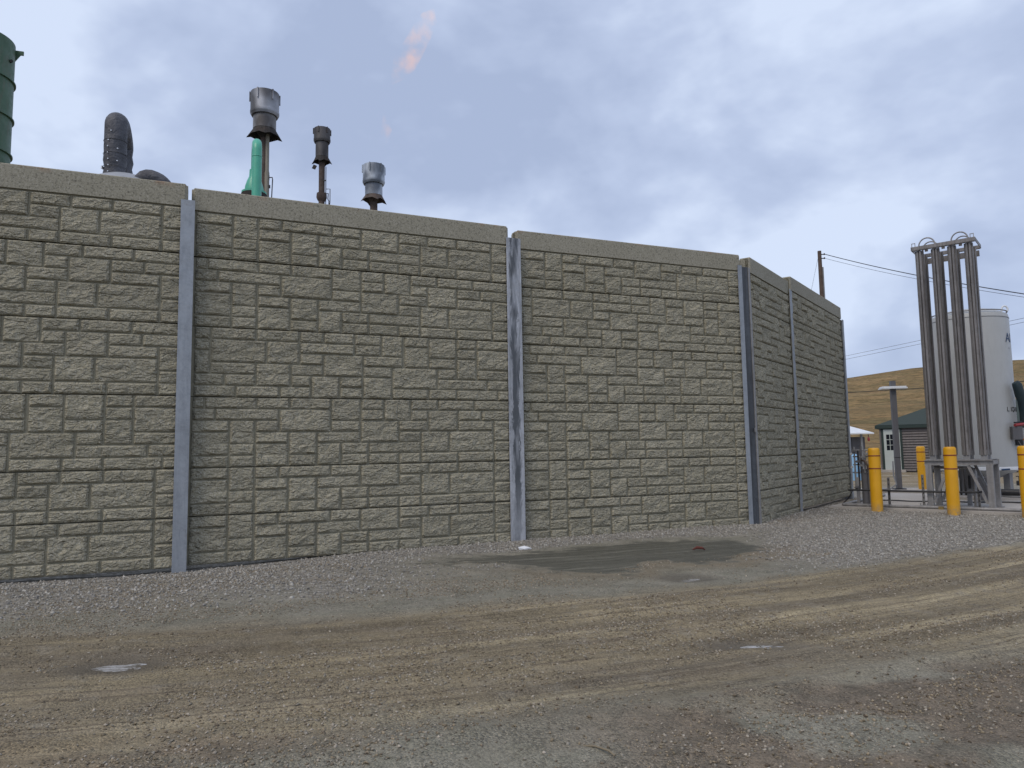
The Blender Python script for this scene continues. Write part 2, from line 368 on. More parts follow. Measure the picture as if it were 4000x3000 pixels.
def poly_sd(x, y, poly):
    n = len(poly); d = np.full(np.shape(x), 1e9); ins = np.zeros(np.shape(x), bool)
    for i in range(n):
        ax, ay = poly[i]; bx, by = poly[(i + 1) % n]; dx, dy = bx - ax, by - ay
        t = np.clip(((x - ax) * dx + (y - ay) * dy) / (dx * dx + dy * dy), 0, 1)
        d = np.minimum(d, np.hypot(x - ax - t * dx, y - ay - t * dy))
        ins ^= ((ay > y) != (by > y)) & (x < (bx - ax) * (y - ay) / (by - ay + 1e-12) + ax)
    return np.where(ins, d, -d)
PAD_O = (9.01, 14.73); PAD_A = R(-40); E1 = (math.cos(PAD_A), math.sin(PAD_A)); E2 = (-E1[1], E1[0])
def pad_local(x, y):
    dx, dy = x - PAD_O[0], y - PAD_O[1]
    return dx * E1[0] + dy * E1[1], dx * E2[0] + dy * E2[1]
def fields(x, y):
    s = road_s(x, y); dw = wall_dist(x, y)
    w1 = fbm(x * .9, y * .9, 5) - .5; w2 = fbm(x * 2.3, y * 2.3, 9) - .5
    ss = s + w1 * .5 + w2 * .25
    strip = sstep(1.15, .45, dw + w1 * .9 + w2 * .4)
    rightg = sstep(2.7, 4.4, x + w1 * 1.6) * sstep(.1, .7, ss + .25)
    leftg = sstep(.4, -2.2, x + w1 * 2) * sstep(.1, 1.9, ss + w2) * .8
    grav = np.clip(np.maximum(np.maximum(strip, rightg), leftg), 0, 1) * sstep(24, 19, y)
    w3 = fbm(x * 5, y * 8, 19) - .5
    wet = sstep(-.24, .26, poly_sd(x, y, WET) + w1 * .25 + w2 * .4 + w3 * .6)
    near = np.zeros_like(x)
    for px, py, rx, ry, _ in PUD:
        near = np.maximum(near, sstep(1.9, .75, np.hypot((x - px) / rx, (y - py) / ry * .8) + w2 * .9))
    # damp halo south of the wet patch
    halo = sstep(-.8, -.1, poly_sd(x, y, WET) + w1 * .8 + w2 * .5) * (1 - wet) * sstep(.35, -.1, y - 9.0 - .42 * (x - 1))
    tan = sstep(.3, -.25, ss) * sstep(-3.5, -2.2, ss + .8 * w1 + .10 * np.minimum(x, 2))
    red = sstep(.7, -.5, y - 3.75 + w1 * 1.4 - .28 * np.maximum(x, 0)) * sstep(.46, .62, fbm(x * 1.3 + 3, y * 2.2, 31)) * sstep(-.4, .9, np.abs(x + .3) - .4)
    soil_shade = sstep(.75, .15, wall_dist(x, y) + w2 * .6) * sstep(4.3, 4.7, x)  # brown dirt along the receding wall foot, also painted shade under its last bay
    halo = np.maximum(halo, soil_shade)
    far = sstep(22, 25, y)
    return s, dw, grav, wet, near, halo, tan, red, far
def ground_z(x, y):
    s, dw, grav, wet, near, halo, tan, red, far = fields(x, y)
    z = (fbm(x * .45, y * .45, 2) - .5) * .05 + (fbm(x * 5, y * 5, 3, 3) - .5) * .012
    rut = fbm(x * .12 + 7, s * 3.2, 41, 3) - .5
    rut2 = fbm(x * .3, s * 9, 43, 2) - .5
    onroad = sstep(.3, -.2, s)
    z = z + onroad * (rut * .085 + rut2 * .036 + (fbm(x * 9, y * 9, 77, 2) - .5) * .010)
    z = z + sstep(.55, .1, dw) * .025 * (fbm(x * 2, y * 2, 8) + .1) * sstep(-3, -1, x) - .045 * sstep(.8, .2, dw) * sstep(-1.5, -4, x)
    z = z - wet * .012
    flat = sstep(13.5, 11.5, np.hypot(x - 6, y - 12) + 0) * 0
    for px, py, rx, ry, dep in PUD:
        k = np.exp(-(((x - px) / rx) ** 2 + ((y - py) / ry) ** 2))
        z = z * (1 - k) - k * .03 + k * (fbm(x * 11, y * 17, 91, 3) - .5) * .034
    lx, ly = pad_local(x, y)
    onpad = sstep(-.15, .15, lx + 2.48) * sstep(-.15, .15, ly + .42) * sstep(8, 7.5, ly)
    z = z * (1 - onpad) - .01 * onpad
    return z * sstep(60, 20, np.hypot(x, y)) - .0
def axis(a, b, step, lo, hi):
    core = np.arange(a, b + step / 2, step); l = []; v = a; d = step
    while v > lo: d *= 1.28; v -= d; l.append(v)
    r_ = []; v = core[-1]; d = step
    while v < hi: d *= 1.28; v += d; r_.append(v)
    return np.concatenate([l[::-1], core, r_])
gx = axis(-7.5, 11.5, .045, -900, 900); gy = axis(2.7, 15.0, .045, -400, 1200)
GX, GY = np.meshgrid(gx, gy); fx_, fy_ = GX.ravel(), GY.ravel()
GZ = ground_z(fx_, fy_)
s_, dw_, grav_, wet_, near_, halo_, tan_, red_, far_ = fields(fx_, fy_)
def grid_mesh(name, V, nx, ny, mat, smooth=True):
    me = bpy.data.meshes.new(name); nq = (nx - 1) * (ny - 1)
    i = np.arange(nq); r0 = i // (nx - 1); c0 = i % (nx - 1); a = r0 * nx + c0
    F = np.stack([a, a + 1, a + nx + 1, a + nx], 1).ravel()
    me.vertices.add(len(V)); me.vertices.foreach_set('co', V.astype(np.float32).ravel())
    me.loops.add(len(F)); me.loops.foreach_set('vertex_index', F.astype(np.int32))
    me.polygons.add(nq); me.polygons.foreach_set('loop_start', np.arange(0, nq * 4, 4, dtype=np.int32))
    me.polygons.foreach_set('use_smooth', np.full(nq, smooth)); me.materials.append(mat); me.update(calc_edges=True)
    return me, F
def ground_mat():
    M = Mat('gravel_and_dirt', 0.95, spec=0.3)
    def attr(nm):
        x = M.n('ShaderNodeAttribute'); x.attribute_name = nm; q = M.n('ShaderNodeSeparateColor'); M.t.links.new(x.outputs['Color'], q.inputs[0]); return q.outputs
    A = attr('mask_a'); B = attr('mask_b'); P = M.coord('pos')
    U = M.coord('uv', scale=(.22, 2.6, 1)); U2 = M.coord('uv', scale=(.5, 9, 1)); U3 = M.coord('uv', scale=(.16, 1.05, 1), loc=(4, 2, 0))
    st1 = M.noise(U, 1.0, 6, 0.6, 0.25); st2 = M.noise(U2, 1.0, 5, 0.65, 0.4); st3 = M.noise(U3, 1.0, 4, 0.55, 0.3)
    blot = M.noise(P, 1.6, 6, 0.65); blot2 = M.noise(P, 5, 5, 0.7, 0.3); fine = M.noise(P, 30, 4, 0.75); peb = M.voro(P, 48, out='Color'); pd = M.voro(P, 48)
    pebf = M.n('ShaderNodeSeparateColor'); M.t.links.new(peb, pebf.inputs[0])
    peb2 = M.voro(P, 23, out='Color'); pebf2 = M.n('ShaderNodeSeparateColor'); M.t.links.new(peb2, pebf2.inputs[0])
    v1 = M.voro(P, 85, out='Color'); v1s = M.n('ShaderNodeSeparateColor'); M.t.links.new(v1, v1s.inputs[0]); vd1 = M.voro(P, 85)
    v2 = M.voro(P, 170, out='Color'); v2s = M.n('ShaderNodeSeparateColor'); M.t.links.new(v2, v2s.inputs[0])
    U4 = M.coord('uv', scale=(.35, 22, 1), loc=(1, 5, 0)); st4 = M.noise(U4, 1.0, 4, 0.6, 0.5)
    # compact grey dirt
    grey = M.ramp(blot, [(0.3, (0.19, 0.177, 0.135)), (0.5, (0.238, 0.221, 0.172)), (0.72, (0.29, 0.265, 0.208))])
    grey = M.mix(M.ramp(blot2, [(0.48, 0.0), (0.66, 0.6)]), grey, (0.185, 0.18, 0.133))
    # tan road
    tan = M.ramp(st1, [(0.34, (0.15, 0.122, 0.08)), (0.46, (0.222, 0.182, 0.116)), (0.57, (0.305, 0.25, 0.156)), (0.67, (0.42, 0.35, 0.225))])
    tan = M.mix(M.ramp(st3, [(0.5, 0.0), (0.62, 0.7)]), tan, (0.175, 0.148, 0.11))
    tan = M.mix(M.ramp(st2, [(0.52, 0.0), (0.66, 0.7)]), tan, (0.17, 0.138, 0.098))
    tan = M.mix(M.ramp(st4, [(0.55, 0.0), (0.63, 0.75)]), tan, (0.135, 0.108, 0.075))
    tan = M.mix(M.ramp(blot2, [(0.52, 0.0), (0.68, 0.6)]), tan, (0.25, 0.222, 0.173))
    c = M.mix(A[2], grey, tan)
    redc = M.ramp(blot2, [(0.35, (0.21, 0.15, 0.10)), (0.60, (0.095, 0.065, 0.045))])
    c = M.mix(M.math('MULTIPLY', B[1], 0.62), c, redc)
    grass = M.ramp(M.noise(P, 0.6, 6, 0.7), [(0.3, (0.17, 0.145, 0.085)), (0.5, (0.27, 0.21, 0.13)), (0.7, (0.40, 0.36, 0.29))])
    c = M.mix(B[2], c, grass)
    # grit of two sizes, clustered
    clus = M.ramp(M.noise(P, 2.6, 5, 0.7), [(0.36, 0.25), (0.6, 1.0)])
    gv = M.math('MULTIPLY_ADD', M.math('SUBTRACT', v1s.outputs[0], 0.5), M.math('MULTIPLY', clus, 0.75), 1.0)
    gv = M.math('MULTIPLY', gv, M.math('MULTIPLY_ADD', v2s.outputs[0], 0.4, 0.8))
    hs = M.n('ShaderNodeHueSaturation'); M.put(hs.inputs['Value'], gv); M.put(hs.inputs['Color'], c); c = hs.outputs[0]
    c = M.mix(M.ramp(fine, [(0.30, 0.7), (0.42, 0.0)]), c, (0.10, 0.083, 0.06))
    # gravel bed beneath the loose stones
    gb = M.ramp(pebf2.outputs[0], [(0.0, (0.16, 0.143, 0.12)), (0.5, (0.27, 0.247, 0.213)), (1.0, (0.42, 0.39, 0.345))])
    c = M.mix(M.math('MULTIPLY', A[0], M.ramp(blot2, [(0.3, 1.0), (0.7, 0.6)])), c, gb)
    # damp halo with wall-foot dirt and painted shade, wet patch, puddle margins
    c = M.mix(M.math('MULTIPLY', B[0], 0.45), c, (0.19, 0.135, 0.075))
    wetf = M.ramp(M.math('ADD', A[1], M.math('ADD', M.math('MULTIPLY_ADD', blot2, 0.9, -0.45), M.math('MULTIPLY_ADD', fine, 0.8, -0.4))), [(0.25, 0.0), (0.75, 1.0)])
    wcol = M.ramp(st2, [(0.35, (0.075, 0.073, 0.056)), (0.54, (0.105, 0.101, 0.079)), (0.68, (0.22, 0.21, 0.17))])
    c = M.mix(M.math('MULTIPLY', wetf, 0.92), c, wcol)
    at = M.n('ShaderNodeAttribute'); at.attribute_name = 'mask_c'; sc = M.n('ShaderNodeSeparateColor'); M.t.links.new(at.outputs['Color'], sc.inputs[0])
    c = M.mix(M.math('MULTIPLY', sc.outputs[0], 0.6), c, (0.10, 0.085, 0.065))
    ro = M.math('SUBTRACT', 0.96, M.math('MULTIPLY', M.math('MAXIMUM', A[1], M.math('MULTIPLY', sc.outputs[0], 0.8)), M.ramp(blot2, [(0.35, 0.62), (0.65, 0.3)])))
    h = M.math('ADD', M.math('MULTIPLY', fine, 0.8), M.math('MULTIPLY', M.math('MULTIPLY', M.math('SUBTRACT', 1.0, vd1), 0.9), clus))
    nb = M.bump(h, 0.9, 0.016); nb = M.bump(blot2, 0.5, 0.03, nb); nb = M.bump(st2, 0.4, 0.03, nb)
    return M.done(c, rough=ro, normal=nb)
gme, gF = grid_mesh('ground', np.stack([fx_, fy_, GZ], 1), len(gx), len(gy), ground_mat())
def setcol(me, nm, r, g, b):
    a = me.color_attributes.new(nm, 'FLOAT_COLOR', 'POINT')
    a.data.foreach_set('color', np.stack([r, g, b, np.ones_like(r)], 1).astype(np.float32).ravel())
setcol(gme, 'mask_a', grav_, wet_, tan_); setcol(gme, 'mask_b', halo_, red_, far_); setcol(gme, 'mask_c', near_, near_ * 0, near_ * 0)
uv = gme.uv_layers.new(name='road'); UVv = np.stack([fx_, s_], 1)[gF]; uv.data.foreach_set('uv', UVv.astype(np.float32).ravel())
go = bpy.data.objects.new('ground', gme); COL.objects.link(go); tag(go, 'tan rutted dirt yard with grey gravel margins', 'ground', kind='structure')

# puddles: flat sheets with pale streaks in their colour, lying in the hollows
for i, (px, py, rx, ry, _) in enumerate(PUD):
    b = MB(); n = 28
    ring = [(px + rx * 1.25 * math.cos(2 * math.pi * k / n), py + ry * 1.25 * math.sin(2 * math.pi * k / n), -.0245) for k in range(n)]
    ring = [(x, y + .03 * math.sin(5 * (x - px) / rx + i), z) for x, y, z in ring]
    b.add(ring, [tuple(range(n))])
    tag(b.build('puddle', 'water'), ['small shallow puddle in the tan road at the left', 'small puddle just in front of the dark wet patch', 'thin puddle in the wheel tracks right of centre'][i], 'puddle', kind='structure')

# loose gravel (uncountable)
def gravel_mesh(N_try, seed, region, dens, rlo, rhi, cols, name):
    rng = np.random.default_rng(seed)
    x = rng.uniform(region[0], region[1], N_try); y = rng.uniform(region[2], region[3], N_try)
    keep = rng.uniform(0, 1, N_try) < dens(x, y); x, y = x[keep], y[keep]; n = len(x)
    z = ground_z(x, y); r = rlo + (rhi - rlo) * rng.uniform(0, 1, n) ** 2.2
    base = np.array([(1, 0, 0), (-1, 0, 0), (0, 1, 0), (0, -1, 0), (0, 0, 1), (0, 0, -1)], float)
    V = base[None] * rng.uniform(.55, 1.25, (n, 6, 1)) + rng.normal(0, .18, (n, 6, 3))
    V[:, :, 2] *= .7
    a = rng.uniform(0, 6.283, n); ca, sa = np.cos(a), np.sin(a)
    t = rng.normal(0, .35, n); V[:, :, 2] += V[:, :, 0] * t[:, None]
    X = V[:, :, 0] * ca[:, None] - V[:, :, 1] * sa[:, None]; Y = V[:, :, 0] * sa[:, None] + V[:, :, 1] * ca[:, None]
    V = np.stack([X, Y, V[:, :, 2]], 2) * r[:, None, None] + np.stack([x, y, z + r * .22], 1)[:, None]
    T = np.array([(0, 2, 4), (2, 1, 4), (1, 3, 4), (3, 0, 4), (2, 0, 5), (1, 2, 5), (3, 1, 5), (0, 3, 5)])
    F = (T[None] + (np.arange(n) * 6)[:, None, None]).reshape(-1)
    me = bpy.data.meshes.new(name); me.vertices.add(n * 6); me.vertices.foreach_set('co', V.astype(np.float32).ravel())
    me.loops.add(len(F)); me.loops.foreach_set('vertex_index', F.astype(np.int32))
    me.polygons.add(n * 8); me.polygons.foreach_set('loop_start', np.arange(0, n * 24, 3, dtype=np.int32)); me.update(calc_edges=True)
    k = rng.uniform(0, 1, n); tone = np.array(cols)[rng.integers(0, len(cols), n)] * (.8 + .36 * k[:, None])
    tone = np.repeat(tone, 6, 0); setcol(me, 'tone', tone[:, 0], tone[:, 1], tone[:, 2])
    return me
gm = Mat('loose_stone', 0.9, spec=0.3); at_ = gm.n('ShaderNodeAttribute'); at_.attribute_name = 'tone'
GMAT = gm.done(at_.outputs['Color'], normal=gm.bump(gm.noise(gm.coord('pos'), 90, 3, .7), .4, .01))
def padmask(x, y):
    lx, ly = pad_local(x, y); return ~((lx > -2.5) & (ly > -.40))
def wallside(x, y):
    ok = np.ones(np.shape(x), bool)
    # in front of the wall only
    for (p0, p1, th, L, zb) in GEO:
        nx_, ny_ = -math.sin(th), math.cos(th)
        along = (x - p0[0]) * math.cos(th) + (y - p0[1]) * math.sin(th)
        ok &= ~((along > -.3) & (along < L + .3) & (((x - p0[0]) * nx_ + (y - p0[1]) * ny_) > -.03))
    return ok
def d_gravel(x, y):
    s, dw, grav, wet, near, halo, tan, red, far = fields(x, y)
    return np.where(padmask(x, y) & wallside(x, y), np.clip(grav * 1.05 - .06 - .8 * wet, 0, 1) ** 1.3, 0)
def d_road(x, y):
    s, dw, grav, wet, near, halo, tan, red, far = fields(x, y)
    c = sstep(.42, .68, fbm(x * .8, road_s(x, y) * 2.0, 61)) * .85 + .06
    return np.where(padmask(x, y) & wallside(x, y), c * (1 - wet) * (1 - near), 0)
GREYS = [(.36, .34, .30), (.285, .268, .24), (.235, .222, .20), (.43, .405, .36), (.32, .292, .25)]
TANS = [(.31, .25, .17), (.24, .195, .13), (.18, .145, .105), (.40, .35, .28), (.26, .235, .19)]
g1 = gravel_mesh(230000, 11, (-7.5, 11.5, 6.0, 17.2), d_gravel, .007, .024, GREYS, 'gravel'); g1.materials.append(GMAT)
o = bpy.data.objects.new('gravel', g1); COL.objects.link(o); tag(o, 'loose grey crushed gravel along the wall foot and pad', 'gravel', kind='stuff')
g2 = gravel_mesh(210000, 12, (-5.5, 7.5, 2.7, 9.5), d_road, .003, .0125, TANS, 'pebbles'); g2.materials.append(GMAT)
o = bpy.data.objects.new('pebbles', g2); COL.objects.link(o); tag(o, 'scattered small pebbles on the dirt road', 'pebbles', kind='stuff')

def d_clod(x, y):
    s, dw, grav, wet, near, halo, tan, red, far = fields(x, y)
    c = sstep(.5, .7, fbm(x * .6 + 9, s * 2.6, 71)) * sstep(.1, -.3, s) + .9 * red
    return np.clip(c, 0, 1) * (1 - near)
g3 = gravel_mesh(7000, 13, (-4.5, 7, 2.8, 8.5), d_clod, .004, .016, [(.17, .135, .09), (.13, .10, .07), (.21, .175, .12)], 'dirt_clods'); g3.materials.append(GMAT)
o = bpy.data.objects.new('dirt_clods', g3); COL.objects.link(o); tag(o, 'dark crumbs of dried mud between the wheel tracks', 'dirt clods', kind='stuff')
# grassy hill
hx = np.linspace(-160, 330, 150); hy = np.concatenate([np.linspace(46, 150, 90), np.linspace(155, 420, 30)])
HX, HY = np.meshgrid(hx, hy); hfx, hfy = HX.ravel(), HY.ravel()
ridge = np.interp(hfx, [-160, 20, 60, 74, 91, 130, 330], [9, 10.5, 13.7, 15.6, 16.7, 17.6, 18])
prof = np.where(hfy < 132, np.clip((hfy - 46) / 86, 0, 1) ** 1.25, 1 + 0 * hfy)
bench = .55 * np.sin(hfy * .34 + .03 * hfx) * sstep(50, 70, hfy) * sstep(132, 110, hfy)
HZ = ridge * prof + bench * .6 + (fbm(hfx * .09, hfy * .16, 21) - .5) * 1.4 * sstep(46, 60, hfy) * sstep(131, 118, hfy) - .3
def hill_mat():
    M = Mat('dry_grass', 0.95, spec=0.15); P = M.coord('pos', scale=(.35, 1, 1)); P1 = M.coord('pos')
    a = M.noise(P, .16, 6, .65, .4); b = M.noise(M.coord('pos', scale=(.12, .5, 1.6)), .9, 6, .75, .5); f = M.noise(M.coord('pos', scale=(.45, .8, 1.4)), 1.5, 5, .8)
    c = M.ramp(a, [(0.32, (0.25, 0.175, 0.085)), (0.5, (0.35, 0.228, 0.105)), (0.66, (0.44, 0.295, 0.145))])
    c = M.mix(M.ramp(b, [(0.42, 0.0), (0.62, .7)]), c, (0.19, 0.168, 0.078))
    c = M.mix(M.ramp(f, [(0.36, .85), (0.56, 0.0)]), c, (0.12, 0.092, 0.045))
    return M.done(c, normal=M.bump(M.math('ADD', b, f), 1.0, .6))
hme, _ = grid_mesh('grass_hill', np.stack([hfx, hfy, HZ], 1), len(hx), len(hy), hill_mat())
o = bpy.data.objects.new('grass_hill', hme); COL.objects.link(o); tag(o, 'dry tan grassy hillside behind the yard', 'hill', kind='structure')

# ------------------------------------------------------------------ the stone-patterned wall
PX = [(0, 1, 0.04, 0.165), (0, 1, 0.185, 0.79), (0, 1, 0.81, 1.209), (0, 1, 1.229, 1.748), (0, 2, 1.768, 2.15), (0, 1, 2.172, 2.478), (0, 2, 2.498, 2.859), (0, 1, 2.88, 3.264), (0, 1, 3.286, 3.823), (0, 1, 3.846, 4.4),
 (1, 1, 0.038, 0.295), (1, 1, 0.316, 1.074), (1, 2, 1.097, 1.748), (1, 1, 2.172, 2.478), (1, 1, 2.88, 3.12), (1, 2, 3.142, 3.569), (1, 1, 3.591, 3.942), (1, 1, 3.963, 4.4),
 (2, 1, 0.035, 0.462), (2, 2, 0.484, 0.776), (2, 1, 0.80, 1.075), (2, 1, 1.768, 2.148), (2, 2, 2.169, 2.688), (2, 1, 2.71, 3.12), (2, 1, 3.591, 4.128), (2, 2, 4.152, 4.4),
 (3, 2, 0.034, 0.462), (3, 1, 0.80, 1.196), (3, 2, 1.219, 1.564), (3, 1, 1.586, 2.148), (3, 1, 2.71, 3.009), (3, 2, 3.031, 3.435), (3, 2, 3.457, 4.128),
 (4, 1, 0.484, 0.776), (4, 2, 0.80, 1.196), (4, 2, 1.586, 1.883), (4, 1, 1.906, 2.259), (4, 1, 2.281, 3.009), (4, 1, 4.152, 4.4),
 (5, 1, 0.036, 0.462), (5, 1, 0.484, 0.776), (5, 1, 1.219, 1.564), (5, 1, 1.906, 2.259), (5, 1, 2.281, 2.688), (5, 1, 2.71, 3.009), (5, 1, 3.031, 3.567), (5, 1, 3.589, 4.128), (5, 1, 4.152, 4.4)]
PY = [(0, 1, 0.047, 0.222), (0, 1, 0.244, 0.774), (0, 1, 0.797, 1.327), (0, 1, 1.349, 1.646), (0, 1, 1.667, 2.064), (0, 1, 2.086, 2.438), (0, 2, 2.461, 2.752), (0, 1, 2.788, 3.132), (0, 2, 3.154, 3.555), (0, 1, 3.58, 3.87), (0, 1, 3.894, 4.4),
 (1, 1, 0.048, 0.22), (1, 2, 0.242, 0.905), (1, 2, 0.929, 1.327), (1, 1, 1.35, 2.064), (1, 1, 2.086, 2.438), (1, 2, 2.788, 3.132), (1, 1, 3.58, 3.87), (1, 2, 3.894, 4.4),
 (2, 2, 0.049, 0.22), (2, 1, 1.349, 1.64), (2, 2, 1.662, 2.18), (2, 1, 2.202, 2.752), (2, 1, 3.154, 3.555), (2, 2, 3.577, 3.87),
 (3, 1, 0.242, 0.774), (3, 2, 0.797, 1.212), (3, 1, 1.236, 1.64), (3, 1, 2.202, 2.592), (3, 2, 2.615, 3.258), (3, 1, 3.284, 3.555), (3, 1, 3.894, 4.4),
 (4, 1, 0.048, 0.39), (4, 1, 0.413, 0.774), (4, 1, 1.236, 1.481), (4, 2, 1.501, 1.857), (4, 1, 1.879, 2.179), (4, 2, 2.202, 2.592), (4, 1, 3.282, 4.036), (4, 1, 4.059, 4.4),
 (5, 1, 0.048, 0.531), (5, 1, 0.552, 1.075), (5, 1, 1.097, 1.481), (5, 1, 1.879, 2.179), (5, 1, 2.615, 3.127), (5, 1, 3.148, 3.557), (5, 1, 3.579, 4.206), (5, 1, 4.227, 4.4)]
STONE_CACHE = {}
def stone_mesh(w, h, seed):
    key = (round(w, 3), round(h, 3), seed)
    if key in STONE_CACHE: return STONE_CACHE[key]
    nx = max(3, round(w / .062)); nz = max(3, round(h / .045)); rng = random.Random(seed)
    xs = [0, .005] + list(np.linspace(.026, w - .026, nx - 1)) + [w - .005, w]
    zs = [0, .004] + list(np.linspace(.022, h - .022, nz - 1)) + [h - .005, h]
    NX, NZ = len(xs), len(zs); V = []
    for j, z in enumerate(zs):
        for i, x in enumerate(xs):
            rim = min(i, NX - 1 - i, j, NZ - 1 - j)
            f1 = float(fbm((x + seed * 3.1) * 4.5, (z + seed * 1.7) * 9.0, seed, 3)); f2 = float(vnoise((x + seed) * 17, (z + seed) * 21, seed + 5))
            if rim == 0: y = .004
            elif rim == 1: y = -.008 - .014 * f1
            else: y = -.008 - .046 * (f1 - .22) - .016 * f2
            jx = 0 if rim == 0 else (rng.random() - .5) * (.006 if rim == 1 else .014)
            jz = 0 if rim == 0 else (rng.random() - .5) * (.006 if rim == 1 else .012)
            if rim == 0:   # slightly ragged outline
                jx = (rng.random() - .5) * .004 * (1 if 0 < j < NZ - 1 else 0); jz = (rng.random() - .5) * .005 * (1 if 0 < i < NX - 1 else 0)
            V.append((x + jx, y, z + jz))
    F = [(j * NX + i, j * NX + i + 1, (j + 1) * NX + i + 1, (j + 1) * NX + i) for j in range(NZ - 1) for i in range(NX - 1)]
    b = MB(); b.add(V, F, False); STONE_CACHE[key] = b.mesh('stone', MT['stone']); return STONE_CACHE[key]
WLAB = ['stone-patterned concrete wall section left of the clean blue-grey post', 'stone-patterned concrete wall section between the clean post and the streaked post',
        'stone-patterned concrete wall section between the streaked post and the corner post', 'short receding wall section just right of the dark corner post', 'last receding wall section ending beside the concrete pad']
SEQ = [('X4', 'X', 'X', 'Y', 'X4', 'X4'), ('X4', 'X', 'Y', 'X', 'X4', 'X4'), ('X4', 'Y', 'X', 'X', 'X4', 'X4'), ('X4', 'Y', 'X', 'X', 'X4', 'X4'), ('X4', 'Y', 'X', 'X', 'X4', 'X4')]
for b in range(5):
    p0, p1, th, L, zb = GEO[b]
    W = thing('stone_wall', (p0[0], p0[1], zb), th, WLAB[b], 'wall', 'sections of the stone-patterned wall')
    off = {0: L - 4.40, 3: -1.085}.get(b, 0.0); sx = L / 4.40 if b in (1, 2, 4) else 1.0
    ext = .03
    z = 32 * C
    for pi, kind in enumerate(SEQ[b]):
        nc = 6 if (kind in 'XY' or pi == 0) else 4
        zt, zl = z, z - nc * C; z = zl
        pm = MB(); g = .0045
        x0, x1 = -ext, L + ext
        pm.box(((x0 + x1) / 2, .002 + .045, (zt + zl) / 2), (x1 - x0, .09, zt - zl - 2 * g - (.02 if pi == 0 else 0)))
        pm.box(((x0 + x1) / 2, .092 + .03, (zt + zl) / 2 - g - .003), (x1 - x0 - .01, .06, zt - zl - .004))
        panel = pm.build('concrete_panel', 'joint', W)
        if pi == 0:     # smooth band along the top with chamfered ends
            bm = MB(); zc = zt - 2 * C + .012; zz1 = zt; ch = .035
            poly = [(-.055, zc), (x1 - x0 - .11 + .055, zc)]
            def band(xa, xb):
                prof = [(-.030, zc), (-.030, zz1 - .012), (-.022, zz1), (.150, zz1), (.160, zz1 - .012), (.160, zc)]
                V = []; n = len(prof)
                for xx, k in ((xa, 0), (xa + ch, 1), (xb - ch, 1), (xb, 0)):
                    for (yy, z_) in prof: V.append((xx, yy + (.03 if (k == 0 and yy < 0) else 0), z_ - (.03 if (k == 0 and z_ > zz1 - .02) else 0)))
                Fs = [tuple(range(n))] + [tuple(range(3 * n, 4 * n))[::-1]]
                for q in range(3):
                    for i in range(n): Fs.append((q * n + i, (q + 1) * n + i, (q + 1) * n + (i + 1) % n, q * n + (i + 1) % n))
                bm.add(V, Fs)
            e0 = .035 if b else 0; band(-ext - (.0 if b else 0) , L + ext - (.0))
            bm.build('smooth_band', 'band', panel)
        pat = PX if kind[0] == 'X' else PY; lo = 2 if kind == 'X4' else 0
        for si, (r0, spn, a, c) in enumerate(pat):
            if kind == 'X4':
                if r0 < 2:
                    if r0 + spn <= 2: continue
                    spn = r0 + spn - 2; r0 = 2
                r = r0 - 2 + (2 if pi == 0 else 0)
            else: r = r0
            xa, xb = a * sx + off, c * sx + off; mw = c - a; msx = sx
            if xa < .0 or xb > L + .0:
                xa, xb = max(xa, .0), min(xb, L); mw = xb - xa; msx = 1.0
                if mw < .05: continue
            zt_s = zt - r * C - .006; zb_s = zt - (r + spn) * C + .007
            if r == 0: zt_s += .002
            me = stone_mesh(mw, zt_s - zb_s, (si * 7 + (0 if kind[0] == 'X' else 500)) % 997)
            o = bpy.data.objects.new('stone', me); COL.objects.link(o); o.parent = panel; o.location = (xa, 0, zb_s); o.scale = (msx, 1, 1)

# ------------------------------------------------------------------ steel posts
def hpost(p, th, w, zt, mat, label, proud=.05, depth=.26):
    o = thing('steel_post', (p[0], p[1], -.05), th, label, 'post', 'steel posts of the wall')
    t = .014
    MB().box((0, -proud, (zt + .05) / 2), (w, t, zt + .05)).build('front_flange', mat, o)
    MB().box((0, -proud + depth / 2, (zt + .04) / 2), (.011, depth - t, zt + .04)).build('web', mat, o)
    MB().box((0, -proud + depth, (zt + .05) / 2), (w, t, zt + .05)).build('back_flange', mat, o)
    return o
hpost((-4.15, 9.11), GEO[0][2], .165, 4.655, 'galv', 'clean blue-grey steel post, leftmost on the wall')
hpost((0.036, 11.145), GEO[1][2], .245, 4.69, 'galv_w', 'wide steel post with dark weathered streaks in mid wall')
hpost((5.875, 15.10), GEO[3][2], .16, 4.665, 'galv', 'thin-looking steel post on the receding part of the wall')
hpost((8.60, 18.68), GEO[4][2], .14, 4.62, 'galv', 'steel end post of the wall beside the valve manifold')
# corner post: two leaves folded along the bend
o = thing('steel_post', (4.265, 13.01, -.05), 0, 'dark weathered corner post where the wall bends away', 'post', 'steel posts of the wall')
def leaf(a, b, mat, nm, z1=4.70, t=.014):
    MB().bar((a[0], a[1], z1 / 2 + .02), (b[0], b[1], z1 / 2 + .02), t, z1) if False else None
    dx, dy = b[0] - a[0], b[1] - a[1]; L = math.hypot(dx, dy); an = math.atan2(dy, dx)
    return MB().box(((a[0] + b[0]) / 2, (a[1] + b[1]) / 2, z1 / 2), (L, t, z1), Matrix.Rotation(an, 3, 'Z')).build(nm, mat, o)
th3, th4 = GEO[2][2], GEO[3][2]
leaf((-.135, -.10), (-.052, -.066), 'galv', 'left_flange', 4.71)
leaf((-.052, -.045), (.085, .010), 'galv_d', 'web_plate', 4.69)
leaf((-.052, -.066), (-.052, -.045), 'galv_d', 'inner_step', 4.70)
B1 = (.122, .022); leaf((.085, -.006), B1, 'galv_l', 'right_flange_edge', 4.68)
MB().box((.0, .17, 2.4), (.14, .16, 4.9)).build('corner_infill', 'band', o)
